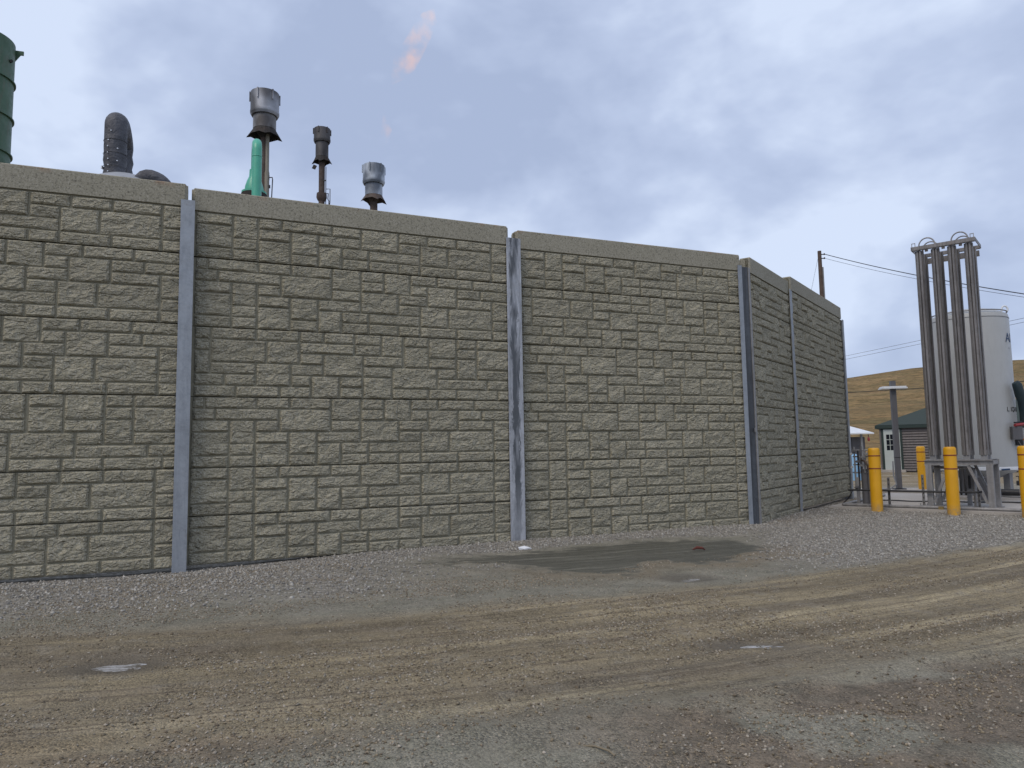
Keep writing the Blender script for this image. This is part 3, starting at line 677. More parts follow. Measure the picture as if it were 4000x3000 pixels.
tabs = MB().box((B1[0] - .045, B1[1] - .06, 1.72), (.05, .012, .07), Matrix.Rotation((th3 + th4) / 2, 3, 'Z')).build('lifting_tab', 'galv_l', o)

# ------------------------------------------------------------------ concrete pad and what stands on it
PADZ = .05
def padthing(name, x, y, label, cat, group=None, z=PADZ, rz=0.0):
    return thing(name, (PAD_O[0] + x * E1[0] + y * E2[0], PAD_O[1] + x * E1[1] + y * E2[1], z), PAD_A + rz, label, cat, group)
o = MB().prism([(-2.46, -.39), (5.5, -.39), (5.5, 4.95), (-2.48, 4.95)], -.12, PADZ).build('concrete_pad', 'padc', None, (PAD_O[0], PAD_O[1], 0), PAD_A)
tag(o, 'flat pale concrete equipment pad by the yellow bollards', 'pad', kind='structure')
# conduit along the pad border
cd = padthing('conduit', 0, 0, 'grey conduit pipe lying along the pad edge', 'conduit')
MB().tube([(-2.22, 3.4, .032), (-2.22, -.17, .032), (-2.215, -.185, .032), (-2.2, -.19, .032), (4.6, -.22, .032)], .032, 10).build('pipe', 'galv_l', cd)
for x in (-1.7, -.3, 1.0): MB().box((x, -.195, .03), (.04, .1, .062)).build('clamp', 'galv_l', cd)
MB().box((-.33, -.27, .03), (.09, .05, .06)).build('junction_box', 'brass', cd)

def bollard(x, y, label, h=1.30, rz=0.0):
    t = thing('bollard', (x, y, 0), rz, label, 'bollard', 'yellow bollards round the pad')
    r = .112
    MB().lathe([(r, -.1), (r, h - .06), (r * .97, h - .025), (r * .86, h - .004), (r * .7, h + .004), (0, h + .006)], 32).build('sleeve', 'yellow', t)
    for z, k in ((h - .17, 0), (h - .43, 1)):
        MB().lathe([(r + .002, z), (r + .0035, z + .003), (r + .0035, z + .022), (r + .002, z + .025)], 32).build('stripe', 'stripe', t)
    return t
bollard(7.44, 15.02, 'yellow bollard nearest the end of the wall')
bollard(8.47, 14.13, 'yellow bollard standing right in front of the finned tubes')
bollard(11.50, 20.55, 'small-looking far yellow bollard behind the pad')
bollard(9.42, 13.42, 'yellow bollard cut off by the right edge of the picture')

# ambient-air vaporizer: finned tubes on a steel stand
v = padthing('finned_vaporizer', -.02, 0, 'tall rack of grey finned metal tubes on a four-legged stand', 'vaporizer')
for sx_ in (-1, 1):
    for yy in (0, .86):
        MB().box((sx_ * .53, yy, .44), (.11, .11, .88)).build('leg', 'galv_l', v)
        MB().box((sx_ * .53, yy, .008), (.2, .2, .016)).build('foot_plate', 'galv_l', v)
for yy in (0, .86):
    for sx_ in (-1, 1):
        MB().bar((sx_ * .17, yy, .87), (sx_ * .46, yy, .12), .07, .05).build('brace', 'galv_l', v)
for yy in (-.03, .89):
    b_ = MB(); b_.box((0, yy, .885), (1.20, .05, .012)).box((0, yy, .975), (1.20, .05, .012)).box((0, yy + (.02 if yy < 0 else -.02), .93), (1.20, .010, .08)); b_.build('beam', 'galv_l', v)
for xx in (-.57, .57):
    MB().box((xx, .43, .93), (.03, .86, .085)).build('cross_beam', 'galv_l', v)
MB().box((0, .43, .99), (1.14, .9, .012)).build('deck_plate', 'galv_l', v)
COLX = [-.447, -.149, .149, .447]; ROWY = [.08, .47]; ZB, ZT = 1.08, 5.39
def star(n, ro, ri, tw):
    pts = []
    for k in range(n):
        a = 2 * math.pi * (k + .5) / n
        for da, rr in ((-math.pi / n, ri), (-tw / ro * .5, ro * .985), (0, ro), (tw / ro * .5, ro * .985)):
            pts.append(((rr) * math.cos(a + da), (rr) * math.sin(a + da)))
    return pts
tube_me = MB().prism(star(8, .083, .05, .04), 0, ZT - ZB).mesh('finned_tube', MT['alu'])
for yy in ROWY:
    for xx in COLX:
        q = bpy.data.objects.new('finned_tube', tube_me); COL.objects.link(q); q.parent = v; q.location = (xx, yy, ZB)
        MB().box((xx, yy, 1.09), (.12, .11, .19)).build('tube_shoe', 'grey', v)
        MB().lathe([(.018, ZT - .05), (.018, 5.50)], 10, (xx, yy, 0)).build('tube_end', 'alu', v)
for yy in (-.03, .78):
    b_ = MB(); b_.box((0, yy, 5.445), (1.14, .012, .075)); b_.box((0, yy + (.03 if yy < 0 else -.03), 5.402), (1.14, .06, .010)); b_.build('top_angle', 'alu', v)
for xx in (-.577, .577):
    MB().box((xx, .375, 5.445), (.012, .82, .075)).build('top_angle', 'alu', v)
MB().box((0, .74, 5.30), (1.1, .04, .12)).build('rear_tie', 'alu', v)
for xx in (-.31, 0, .31):
    MB().box((xx, .07, 5.39), (.06, .02, .05)).build('spacer_clip', 'alu', v)
for (xa, xb) in ((-.447, -.149), (.149, .447)):
    for yy in ROWY:
        rr = (xb - xa) / 2; xm = (xa + xb) / 2
        MB().tube([(xm - rr * math.cos(t), yy, 5.50 + .16 * math.sin(t)) for t in np.linspace(0, math.pi, 15)], .014, 8).build('u_bend', 'galv_l', v)
for xx in (-.53, .53):
    b_ = MB(); b_.box((xx - .03, -.02, 5.515), (.012, .012, .07)).box((xx + .03, -.02, 5.515), (.012, .012, .07)).box((xx, -.02, 5.556), (.072, .012, .014)); b_.build('lifting_lug', 'galv_l', v)
MB().tube([(-.5, .4, .82), (.1, .4, .82), (.18, .4, .80), (.2, .4, .75), (.2, .4, .02)], .03, 10).build('outlet_pipe', 'galv_l', v)
for xx in (.02, .10): MB().lathe([(.012, .28), (.02, .3), (.02, .75), (.012, .8)], 8, (xx, -.02, 0)).build('relief_line', 'black', v)

# strut stands carrying the black line
def strut(x, y, h, label):
    t = padthing('strut_stand', x, y, label, 'strut', 'perforated strut stands on the pad')
    b_ = MB(); b_.box((0, .02, h / 2), (.042, .004, h)).box((-.02, 0, h / 2), (.004, .042, h)).box((.02, 0, h / 2), (.004, .042, h)); b_.build('channel', 'galv_l', t)
    for k in range(int(h / .1)): MB().box((0, -.001 + .017, .07 + k * .1), (.014, .004, .04)).build('slot', 'black', t)
    MB().box((0, 0, .006), (.17, .12, .012)).build('base_plate', 'galv_l', t)
    for s in (-1, 1): MB().lathe([(.010, .012), (.010, .05), (0, .052)], 8, (s * .065, 0, 0)).build('anchor_bolt', 'grey', t)
strut(-1.32, -.04, .62, 'perforated strut standing between the two front bollards')
strut(-.80, .62, .66, 'plain strut left of the rack, by the far bollard')
strut(.28, .12, .50, 'short strut half hidden behind the front bollard of the rack')
pl = padthing('black_pipe', 0, 0, 'long thin black horizontal pipe running along the pad at knee height', 'pipe')
MB().tube([(-2.12, -.09, .345), (.22, -.12, .345)], .021, 10).build('pipe', 'black', pl)
MB().tube([(.2, -.12, .345), (.3, -.12, .35), (.34, -.05, .36), (.34, .2, .36)], .02, 8).build('elbow', 'black', pl)
MB().box((-1.32, -.075, .37), (.06, .06, .05)).build('pipe_clamp', 'galv_l', pl)
hs_ = padthing('black_hose', 0, 0, 'loose black hose lying across the pad behind the bollards', 'hose')
MB().tube([(-2.0 + .16 * i, 1.55 + .12 * math.sin(i * .9) + .03 * i, .02) for i in range(26)], .014, 8).build('hose', 'black', hs_)

# valve manifold
vm = padthing('valve_manifold', -1.93, .42, 'cluster of vertical gas pipes, valves and gauges at the wall end', 'manifold')
rng = random.Random(4)
for i, (x, y, r, z0, z1, mt) in enumerate([(-.16, 0, .018, .3, 1.28, 'galv_l'), (-.09, .02, .02, .32, 1.2, 'black'), (.02, .05, .075, .02, .78, 'dgrey'), (.13, .08, .06, .02, .86, 'galv_l'), (.22, .02, .022, .3, 1.05, 'dgrey'), (.05, -.03, .016, .7, 1.22, 'galv_l'), (-.02, .0, .022, .75, 1.3, 'dgrey')]):
    MB().tube([(x, y, z0), (x, y, z1)], r, 12).build('riser_pipe', mt, vm)
for i, (x, z, mt) in enumerate([(-.14, 1.18, 'dgrey'), (-.08, .95, 'dgrey'), (.04, 1.05, 'grey'), (.2, .9, 'dgrey'), (.0, .86, 'grey'), (.12, 1.12, 'galv_l'), (.22, .78, 'black'), (-.12, .38, 'dgrey')]):
    b_ = MB(); b_.box((x, -.03, z), (.085, .07, .05)).tube([(x, -.06, z), (x, -.13, z)], .014, 8).box((x, -.14, z), (.085, .012, .02)); b_.build('valve', mt, vm)
for i, (x, z) in enumerate([(-.2, .83), (-.2, 1.12), (.27, 1.2), (.18, .62)]):
    MB().tube([(x, -.07, z), (x, -.11, z)], .026, 16).build('gauge', 'snap', vm)
for z in (.7, .88, 1.06, 1.2): MB().tube([(-.2, .03, z), (.26, .03, z)], .015, 8).build('cross_pipe', 'galv_l', vm)
MB().tube([(.0, -.05, .98), (.08, -.1, .96), (.13, -.1, .86), (.13, -.08, .76)], .024, 10).build('regulator_bend', 'rust', vm)
for x in (-.12, .16):
    MB().box((x, .0, .3), (.06, .05, .6)).build('support_post', 'galv_l', vm)
    MB().box((x, .0, .008), (.2, .14, .016)).build('foot_plate', 'galv_l', vm)
MB().tube([(-.13, -.04, .36), (-.22, -.1, .3), (-.3, -.12, .14), (-.42, -.1, .03)], .012, 8).build('hose', 'black', vm)
MB().tube([(.24, -.02, .8), (.3, -.06, .66), (.28, -.05, .5), (.31, -.03, .36)], .012, 8).build('hose', 'black', vm)

# storage tank
TX, TY, TR = 11.30, 17.75, .86
fa = math.atan2(-TY, -TX)            # direction from tank to viewer
tk = thing('storage_tank', (TX, TY, PADZ - .085), fa, 'white upright cylindrical liquid gas tank behind the finned tubes', 'tank')
prof = [(0, .50), (.3, .53), (.6, .62), (.78, .72), (TR, .80), (TR, 4.40), (TR - .005, 4.42), (TR - .02, 4.48), (TR - .12, 4.55), (.5, 4.64), (0, 4.68)]
MB().lathe(prof, 64).build('shell', 'white', tk)
MB().lathe([(TR + .001, .76), (TR + .012, .77), (TR + .012, .83), (TR + .001, .84)], 64).build('bottom_band', 'whitebright', tk)
MB().lathe([(TR + .001, 4.375), (TR + .006, 4.38), (TR + .006, 4.39), (TR + .001, 4.395)], 64).build('top_seam', 'grey', tk)
MB().tube([((TR - .03) * math.cos(t), (TR - .03) * math.sin(t), 4.55) for t in np.linspace(0, 2 * math.pi, 49)], .016, 8, False).build('rim_rail', 'galv_l', tk)
for an in (74, -14, 170, 252):
    t = R(an); c_ = Vector(((TR - .05) * math.cos(t), (TR - .05) * math.sin(t), 4.52)); tg = Vector((-math.sin(t), math.cos(t), 0)); tg = (tg * .25 + Vector((0, 1, 0)) * .75) if an == 74 else tg
    MB().tube([c_ + tg * (.075 * math.cos(q)) + Vector((0, 0, .06 + .085 * math.sin(q))) for q in np.linspace(-.5, math.pi + .5, 13)], .02, 8).build('lifting_eye', 'whitebright', tk)
for an in (62, -62, 180, 0):
    t = R(an); MB().box((.66 * math.cos(t), .66 * math.sin(t), .36), (.14, .14, .74), Matrix.Rotation(t, 3, 'Z')).build('leg', 'grey', tk)
o = MB().prism([(1.15 * math.cos(R(k * 60 + 10)), 1.15 * math.sin(R(k * 60 + 10))) for k in range(6)], .02, .15).build('plinth', 'padc', tk)
def wrap_text(txt, deg0, z, h, mat, adv):
    a = R(deg0)
    for ch in txt:
        cu = bpy.data.curves.new('letter', 'FONT'); cu.body = ch; cu.size = h * 1.38; cu.extrude = .002; cu.align_x = 'CENTER'
        tmp = bpy.data.objects.new('tmp', cu); COL.objects.link(tmp)
        me = bpy.data.meshes.new_from_object(tmp.evaluated_get(bpy.context.evaluated_depsgraph_get())); bpy.data.objects.remove(tmp)
        me.materials.append(MT[mat])
        q = bpy.data.objects.new('letter', me); COL.objects.link(q); q.parent = tk
        q.location = ((TR + .004) * math.cos(a), (TR + .004) * math.sin(a), z); q.rotation_euler = (R(90), 0, a + R(90))
        a += adv[0] * (adv[1] if ch in 'I' else 1.0) / TR
wrap_text('AI', 66, 3.78, .23, 'blue', (.15, .7))
wrap_text('LIQUID', 52, 2.13, .11, 'ink', (.118, .7))
wrap_text('==', 66, 3.62, .03, 'ink', (.05, 1))
def tpt(an, r, z): return (r * math.cos(R(an)), r * math.sin(R(an)), z)
# gauge box, red bar, label plate, hoses
MB().box(tpt(56, TR + .10, 1.62), (.18, .20, .30), Matrix.Rotation(R(20), 3, 'Z')).build('gauge_box', 'dgrey', tk)
MB().box(tpt(56, TR + .19, 1.61), (.01, .15, .24), Matrix.Rotation(R(20), 3, 'Z')).build('box_lid', 'galv_l', tk)
MB().tube([tpt(50, TR + .16, 1.80), tpt(62, TR + .2, 1.82), tpt(78, TR + .22, 1.84)], .035, 8).build('red_bar', 'redp', tk)
MB().tube([tpt(51, TR + .14, 1.86), tpt(64, TR + .16, 1.87)], .02, 8).build('black_strap', 'black', tk)
MB().box(tpt(69, TR + .15, 1.62), (.01, .15, .22), Matrix.Rotation(R(15), 3, 'Z')).build('label_plate', 'whitebright', tk)
for k in range(4): MB().box((tpt(69, TR + .157, 0)[0], tpt(69, TR + .157, 0)[1], 1.69 - k * .048), (.006, .08, .016), Matrix.Rotation(R(15), 3, 'Z')).build('label_line', 'ink', tk)
MB().box(tpt(82, TR + .1, 1.55), (.06, .06, .2)).build('orange_tag', 'orange', tk)
MB().tube([tpt(60 + 6 * k, TR + .1, 1.44 - .2 * math.sin(k / 6 * math.pi)) for k in range(7)], .009, 6).build('hose', 'grey', tk)
MB().box(tpt(68, TR + .06, 1.40), (.04, .14, .14), Matrix.Rotation(R(20), 3, 'Z')).build('valve_body', 'ink', tk)
MB().tube([tpt(59, TR + .14, 2.80), tpt(61, TR + .16, 2.74), tpt(65, TR + .17, 2.52), tpt(70, TR + .18, 2.36), tpt(74, TR + .18, 2.1), tpt(76, TR + .16, 1.86)], [.075, .10, .105, .10, .10, .09], 14).build('insulated_line', 'teal', tk)
MB().tube([tpt(30, TR + .06, .78), tpt(40, TR + .10, .79)], .02, 8).build('drain_handle', 'blue', tk)

# pump skid and pipework under the tank
ps = padthing('pump_skid', .5, 2.35, 'jumble of dark pump pipework and valves beneath the tank', 'pump')
MB().box((-.35, .0, .3), (.34, .3, .5)).build('control_cabinet', 'dgrey', ps)
MB().tube([(-.1, 0, .22), (.25, 0, .22)], .075, 14).build('motor', 'black', ps)
MB().tube([(.25, 0, .22), (.42, 0, .22)], .05, 14).build('pump_head', 'grey', ps)
for k, (x0, z, x1) in enumerate([(-.5, .12, 1.6), (-.4, .2, 1.7), (.3, .28, 1.65), (.5, .36, 1.5), (.6, .46, 1.55)]):
    MB().tube([(x0, .2 + .06 * k, z), (x1, .22 + .06 * k, z - .02)], .018, 8).build('pipe', ['galv_l', 'grey', 'whitebright', 'dgrey', 'black'][k], ps)
for k, (x, z) in enumerate([(.8, .5), (1.05, .44), (1.3, .52), (.25, .42)]):
    b_ = MB(); b_.box((x, .15, z), (.12, .1, .1)).tube([(x, .15, z + .05), (x, .15, z + .14)], .02, 8).box((x, .15, z + .15), (.13, .03, .02)); b_.build('valve', ['dgrey', 'black', 'galv_l', 'black'][k], ps)
MB().box((-.12, -.12, .45), (.07, .05, .08)).build('yellow_tag', 'yellow', ps)
MB().tube([(.5, -.05, .07), (1.9, .1, .07)], .05, 10).build('floor_pipe', 'whitebright', ps)
gc = padthing('junction_cabinet', -.02, 1.1, 'small pale grey junction cabinet behind the rack legs', 'cabinet')
MB().box((0, 0, .55), (.3, .18, .5)).build('box', 'galv_l', gc); MB().box((0, 0, .15), (.08, .08, .3)).build('stand', 'galv_l', gc)
for xx in (-.03, .05): MB().lathe([(.018, .36), (.02, .37), (.02, .62), (.012, .64)], 8, (xx + .06, -.13, 0)).build('gland', 'black', gc)

# lamp post
lp = thing('lamp_post', (10.92, 20.72, 0), R(-12), 'square grey lamp post with a flat white box light', 'lamp post')
MB().box((0, 0, 1.64), (.135, .135, 3.08)).build('pole', 'dgrey', lp)
MB().box((0, 0, .115), (.30, .30, .03)).build('base_plate', 'black', lp)
MB().box((0, 0, .05), (1.9, 1.5, .10)).build('footing', 'padc', lp)
MB().box((0, 0, 1.0), (.142, .142, .02)).build('hand_hole_band', 'black', lp)
hd = MB(); hd.prism([(-.335, -.2), (.335, -.2), (.335, .2), (-.335, .2)], 2.95, 2.985); hd.prism([(-.31, -.18), (.31, -.18), (.31, .18), (-.31, .18)], 2.985, 3.02)
hd.build('light_head', 'whitebright', lp)
MB().tube([(-.16, -.14, .9), (-.17, -.16, .5), (-.12, -.2, .25), (-.3, -.25, .13), (-.6, -.2, .12)], .02, 8).build('cable', 'grey', lp)

# ------------------------------------------------------------------ shed
sh = thing('shed', (18.42, 36.5, 0), R(-31), 'brown-grey sided shed with a dark green hipped roof', 'shed')
SL, SDp = 9.0, 4.6
MB().box((SL / 2, SDp / 2, 1.15), (SL - .04, SDp - .04, 2.3)).build('wall', 'siding', sh)
bd = MB(); hb = .13
bd.add([(0, -.002, 0), (SL, -.002, 0), (SL, -.075, 0), (0, -.075, 0), (0, -.004, hb), (SL, -.004, hb), (SL, -.010, hb), (0, -.010, hb)], [(0, 1, 2, 3), (4, 7, 6, 5), (3, 2, 6, 7), (0, 3, 7, 4), (1, 5, 6, 2)])
bme = bd.mesh('siding_board', MT['siding'])
for k in range(17):
    q = bpy.data.objects.new('siding_board', bme); COL.objects.link(q); q.parent = sh; q.location = (0, 0, .06 + k * hb)
rf = MB(); e_ = .28; zr = 3.42; ze = 2.28
e_ = .16
V = [(-e_, -e_, ze), (SL + e_, -e_, ze), (SL + e_, SDp + e_, ze), (-e_, SDp + e_, ze), (2.75, SDp / 2, zr), (SL - 2.75, SDp / 2, zr)]
V2 = [(x, y, z + .05) for x, y, z in V]
rf.add(V2, [(0, 1, 5, 4), (1, 2, 5), (2, 3, 4, 5), (3, 0, 4)]); rf.add(V, [(3, 2, 1, 0)])
roof = rf.build('roof', 'shingle', sh)
MB().box((SL / 2, -e_ - .01, ze - .04), (SL + 2 * e_, .03, .16)).build('fascia', 'trim', roof)
MB().box((-e_ - .01, SDp / 2, ze - .04), (.03, SDp + 2 * e_, .16)).build('fascia', 'trim', roof)
dr = MB().box((.54, -.05, 1.08), (.72, .05, 2.06)).build('door', 'door', sh)
for x in (.13, .95): MB().box((x, -.055, 1.1), (.10, .06, 2.2)).build('door_trim', 'trim', dr)
MB().box((.54, -.055, 2.17), (.92, .06, .12)).build('door_trim', 'trim', dr)
MB().box((.03, -.05, 1.15), (.06, .05, 2.3)).build('corner_board', 'siding', sh)
for i in range(3):
    for j in range(3): MB().box((.37 + i * .17, -.078, 1.20 + j * .27), (.145, .008, .24)).build('pane', 'glass', dr)
MB().lathe([(.03, 0), (.03, .05), (0, .06)], 10, (.84, -.1, 1.0)).build('handle', 'brass', dr)
MB().box((.54, -.3, .06), (1.1, .5, .12)).build('step', 'padc', sh)

# small canopy left of the shed
cn = thing('equipment_canopy', (14.1, 34.0, 0), 0, 'small shelter with a sloping white metal roof left of the shed', 'shelter')
cr2 = MB(); V = [(0, 0, 1.90), (2.80, 0, 1.90), (2.80, 2.4, 1.90), (0, 2.4, 1.90), (0, 1.2, 2.34), (1.95, 1.2, 2.34)]
cr2.add([(x, y, z + .03) for x, y, z in V], [(0, 1, 5, 4), (1, 2, 5), (2, 3, 4, 5), (3, 0, 4)]); cr2.add(V, [(3, 2, 1, 0)])
cr2.build('roof', 'whitebright', cn)
MB().box((1.40, -.01, 1.90), (2.8, .03, .06)).build('roof_edge', 'whitebright', cn)
MB().tube([(1.75, 1.2, 2.35), (1.75, 1.2, 2.46)], .04, 8).build('finial', 'whitebright', cn)
MB().box((1.1, 1.9, .95), (2.2, .06, 1.9)).build('back_wall', 'dgrey', cn)
for x in (.1, 2.3): MB().box((x, .2, .95), (.08, .08, 1.9)).build('post', 'grey', cn)
MB().tube([(2.60, .15, 1.86), (2.60, .12, 1.74)], .02, 6).build('lamp_stem', 'black', cn)
MB().lathe([(.02, 1.74), (.05, 1.68), (.06, 1.60), (.04, 1.55), (0, 1.54)], 12, (2.60, .12, 0)).build('red_lamp', 'redp', cn)
for k, (x, w, h, mt, lab) in enumerate([(1.75, .42, 1.72, 'grey', 'grey electrical cabinet under the white canopy'), (2.3, .62, 1.75, 'dgrey', 'blue-grey electrical cabinet nearest the shed')]):
    ec = thing('electrical_cabinet', (14.1 + x, 34.7, 0), 0, lab, 'cabinet', 'electrical cabinets')
    MB().box((0, 0, h / 2), (w, .35, h)).build('body', mt, ec); MB().box((w * .35, -.19, h * .55), (.03, .03, .16)).build('handle', 'black', ec)
    MB().box((-w * .02, -.182, h * .52), (w * .86, .01, h * .86)).build('door', mt, ec)
bt = thing('blue_drum', (13.25, 28.5, 0), 0, 'pale blue plastic drum seen past the wall end', 'drum')
MB().lathe([(.0, 0), (.30, 0), (.30, .3), (.27, .33), (.28, .62), (.25, .68), (.22, .95), (.15, 1.02), (0, 1.03)], 20).build('body', 'bluebright', bt)
MB().lathe([(.302, .29), (.312, .31), (.302, .33)], 20).build('hoop', 'blue', bt)
cp_ = thing('coiled_pipe', (18.75, 33.0, 0), 0, 'black corrugated drain pipe lying by the shed wall', 'pipe')
MB().tube([(-.4 + .12 * i, .1 * math.sin(i * .8), .14 + .1 * abs(math.sin(i * .5))) for i in range(14)], .13, 10).build('pipe', 'black', cp_)

# ------------------------------------------------------------------ utility pole and overhead wires
up_ = thing('utility_pole', (19.63, 45, 0), 0, 'dark wooden utility pole rising behind the wall', 'pole')
MB().tube([(0, 0, 0), (0, 0, 13.65)], [.17, .115], 12).build('shaft', 'wood', up_)
MB().tube([(.14, -.02, 0), (.14, -.02, 12.6)], .06, 8).build('riser_conduit', 'grey', up_)
for z in (13.42, 13.16): MB().box((.12, -.05, z), (.3, .05, .05)).build('bracket', 'black', up_)
for z in (13.42, 13.16): MB().lathe([(.03, 0), (.05, .03), (.05, .08), (.02, .12)], 8, (.28, -.05, z - .04)).build('insulator', 'dgrey', up_)
def wire(name, a, b, sag, r, label, n=18, mat='black'):
    a, b = Vector(a), Vector(b)
    pts = [a.lerp(b, i / n) - Vector((0, 0, sag * 4 * (i / n) * (1 - i / n))) for i in range(n + 1)]
    o = MB().tube([p for p in pts], r, 6).build(name, mat); return tag(o, label, 'wire', 'overhead wires')
wire('overhead_wire', (19.9, 44.95, 13.44), (22.2, 25.6, 6.05), .25, .022, 'thick upper wire running right from the utility pole')
wire('overhead_wire', (19.9, 44.95, 13.17), (22.2, 25.6, 5.95), .25, .010, 'thin lower wire running right from the utility pole')
wire('guy_wire', (19.5, 44.95, 13.2), (17.0, 44.6, 4.0), .0, .008, 'thin guy wire slanting left from the utility pole')
wire('overhead_wire', (26.0, 88.0, 9.5), (33.9, 41, 9.35), .1, .012, 'upper of two faint far wires above the hill')
wire('overhead_wire', (26.0, 88.0, 9.15), (33.9, 41, 9.1), .1, .012, 'lower of two faint far wires above the hill')
wire('overhead_wire', (22.0, 66.0, 5.9), (36.0, 50, 5.6), .1, .03, 'dark cable crossing in front of the hillside')

# ------------------------------------------------------------------ plant behind the wall
gs = thing('green_stack', (-9.98, 13.0, 0), 0, 'tall dark green cylindrical stack cut off by the left edge', 'stack')
GR = .60
MB().lathe([(GR, 0), (GR, 9.28), (GR - .02, 9.28), (GR - .02, 8.9)], 48).build('shell', 'green', gs)
for z in (8.50, 7.78, 7.08, 6.3, 5.4): MB().lathe([(GR, z - .012), (GR + .035, z - .012), (GR + .035, z + .012), (GR, z + .012)], 48).build('ring', 'green', gs)
lg = MB(); lg.prism([(0, -.0125), (.15, -.0125), (.15, .0125), (0, .0125)], 9.16, 9.24); lg.add([(0, -.012, 9.0), (.10, -.012, 9.16), (0, -.012, 9.16), (0, .012, 9.0), (.10, .012, 9.16), (0, .012, 9.16)], [(0, 1, 2), (3, 5, 4), (0, 3, 4, 1)])
lgo = lg.build('lifting_lug', 'green', gs, (GR * .797 - .01, GR * .603 - .01, 0), R(20))
MB().tube([(GR * .93, .1, 8.86), (GR * .93 + .07, .05, 8.86)], .03, 8).build('nozzle', 'soot', gs)
MB().tube([(-.1, -.62, 0), (-.1, -.62, 9.1)], .03, 8).build('downpipe', 'green', gs)

bp = thing('insulated_pipe_loop', (-7.02, 12.5, 0), 0, 'dark quilted insulated pipe loop arching above the wall', 'pipe')
pts = []; rs = []
for z in np.linspace(3.5, 7.25, 31):
    pts.append((0, 0, z)); rs.append(.184 + (.012 * math.sin(z * 21) + .008 * math.sin(z * 47) if z < 6.95 else 0))
for t in np.linspace(.15, math.pi - .1, 12):
    k = (1 - math.cos(t)) / 2; pts.append((-.42 * k, 1.0 * k, 7.27 + .20 * math.sin(t))); rs.append(.185)
for z in np.linspace(7.15, 3.5, 30):
    k = sstep(6.9, 6.2, z); pts.append((-.42 + .14 * k, 1.0, z)); rs.append(.18 + .05 * float(k) + .014 * math.sin(z * 19))
MB().tube(pts, rs, 22).build('blanket', 'blanket', bp)
for z in np.linspace(6.15, 6.95, 8): MB().lathe([(.012, -.01), (.012, .005), (0, .012)], 6, (-.02 + .01 * math.sin(z * 9), -.196, z)).build('snap', 'snap', bp)
for x, z in ((.02, 7.12), (.04, 7.36)): MB().lathe([(.013, -.01), (.013, .005), (0, .012)], 6, (x, -.195 + (z - 7.12) * .2, z)).build('snap', 'snap', bp)
for z in np.linspace(6.35, 6.8, 3): MB().lathe([(.013, -.01), (.013, .005), (0, .012)], 6, (.13, -.165, z)).build('snap', 'snap', bp)
MB().box((-.165, -.1, 6.48), (.02, .06, .05)).build('tag', 'snap', bp)
for z in (6.98, 6.74, 6.5, 6.28): MB().lathe([(.188, z - .006), (.194, z), (.188, z + .006)], 24, (0, 0, 0)).build('lacing', 'blanket', bp)
eq = thing('covered_vessel', (-6.95, 12.75, 0), 0, 'pale grey rounded vessel top beneath the dark pipe loop', 'vessel')
MB().lathe([(.95, 0), (.95, 5.6), (.9, 5.95), (.7, 6.22), (.4, 6.38), (0, 6.43)], 32).build('cover', 'tarp', eq)
eb = thing('insulation_bundle', (-6.3, 12.4, 0), R(10), 'dark folded insulation bundle just above the wall top', 'insulation')
b_ = MB(); pts = [(-.28 + .07 * i, 0, 6.12 + .16 * math.sin(math.pi * (i / 9) ** .7)) for i in range(10)]
b_.tube(pts, [.05, .10, .13, .14, .14, .13, .12, .10, .07, .03], 12); b_.build('fold', 'blanket', eb); MB().box((0, .1, 3.0), (.3, .3, 6.1)).build('support', 'grey', eb)

mp_ = thing('mint_vent_pipe', (-4.125, 11.5, 0), 0, 'mint green gooseneck vent pipe above the wall', 'pipe')
pts = [(0, 0, 3.2), (0, 0, 6.36)] + [(-.1 * (1 - math.cos(t)), .25 * (1 - math.cos(t)) , 6.36 + .20 * math.sin(t)) for t in np.linspace(.25, math.pi, 9)] + [(-.2, .5, 6.15)]
MB().tube(pts, .076, 18).build('gooseneck', 'mint', mp_)
MB().lathe([(.078, 6.24), (.081, 6.245), (.081, 6.255), (.078, 6.26)], 18).build('joint_ring', 'mint', mp_)
MB().lathe([(.08, 6.22), (.085, 6.1), (.12, 6.02), (.15, 5.92), (.155, 5.84)], 22, (-.22, .5, 0)).build('bell', 'mint', mp_)
MB().lathe([(.155, 5.84), (.205, 5.83), (.205, 5.80), (.155, 5.80)], 22, (-.22, .5, 0)).build('flange', 'mint', mp_)
MB().lathe([(.0, 5.80), (.21, 5.795), (.21, 5.72), (.14, 5.69), (.14, 3.0)], 22, (-.22, .5, 0)).build('valve_neck', 'soot', mp_)
eq = thing('covered_vessel', (-4.25, 12.5, 0), 0, 'grey vessel dome barely showing under the mint pipe', 'vessel')
MB().lathe([(.62, 0), (.62, 5.2), (.55, 5.5), (.35, 5.66), (0, 5.74)], 32).build('cover', 'tarp', eq)

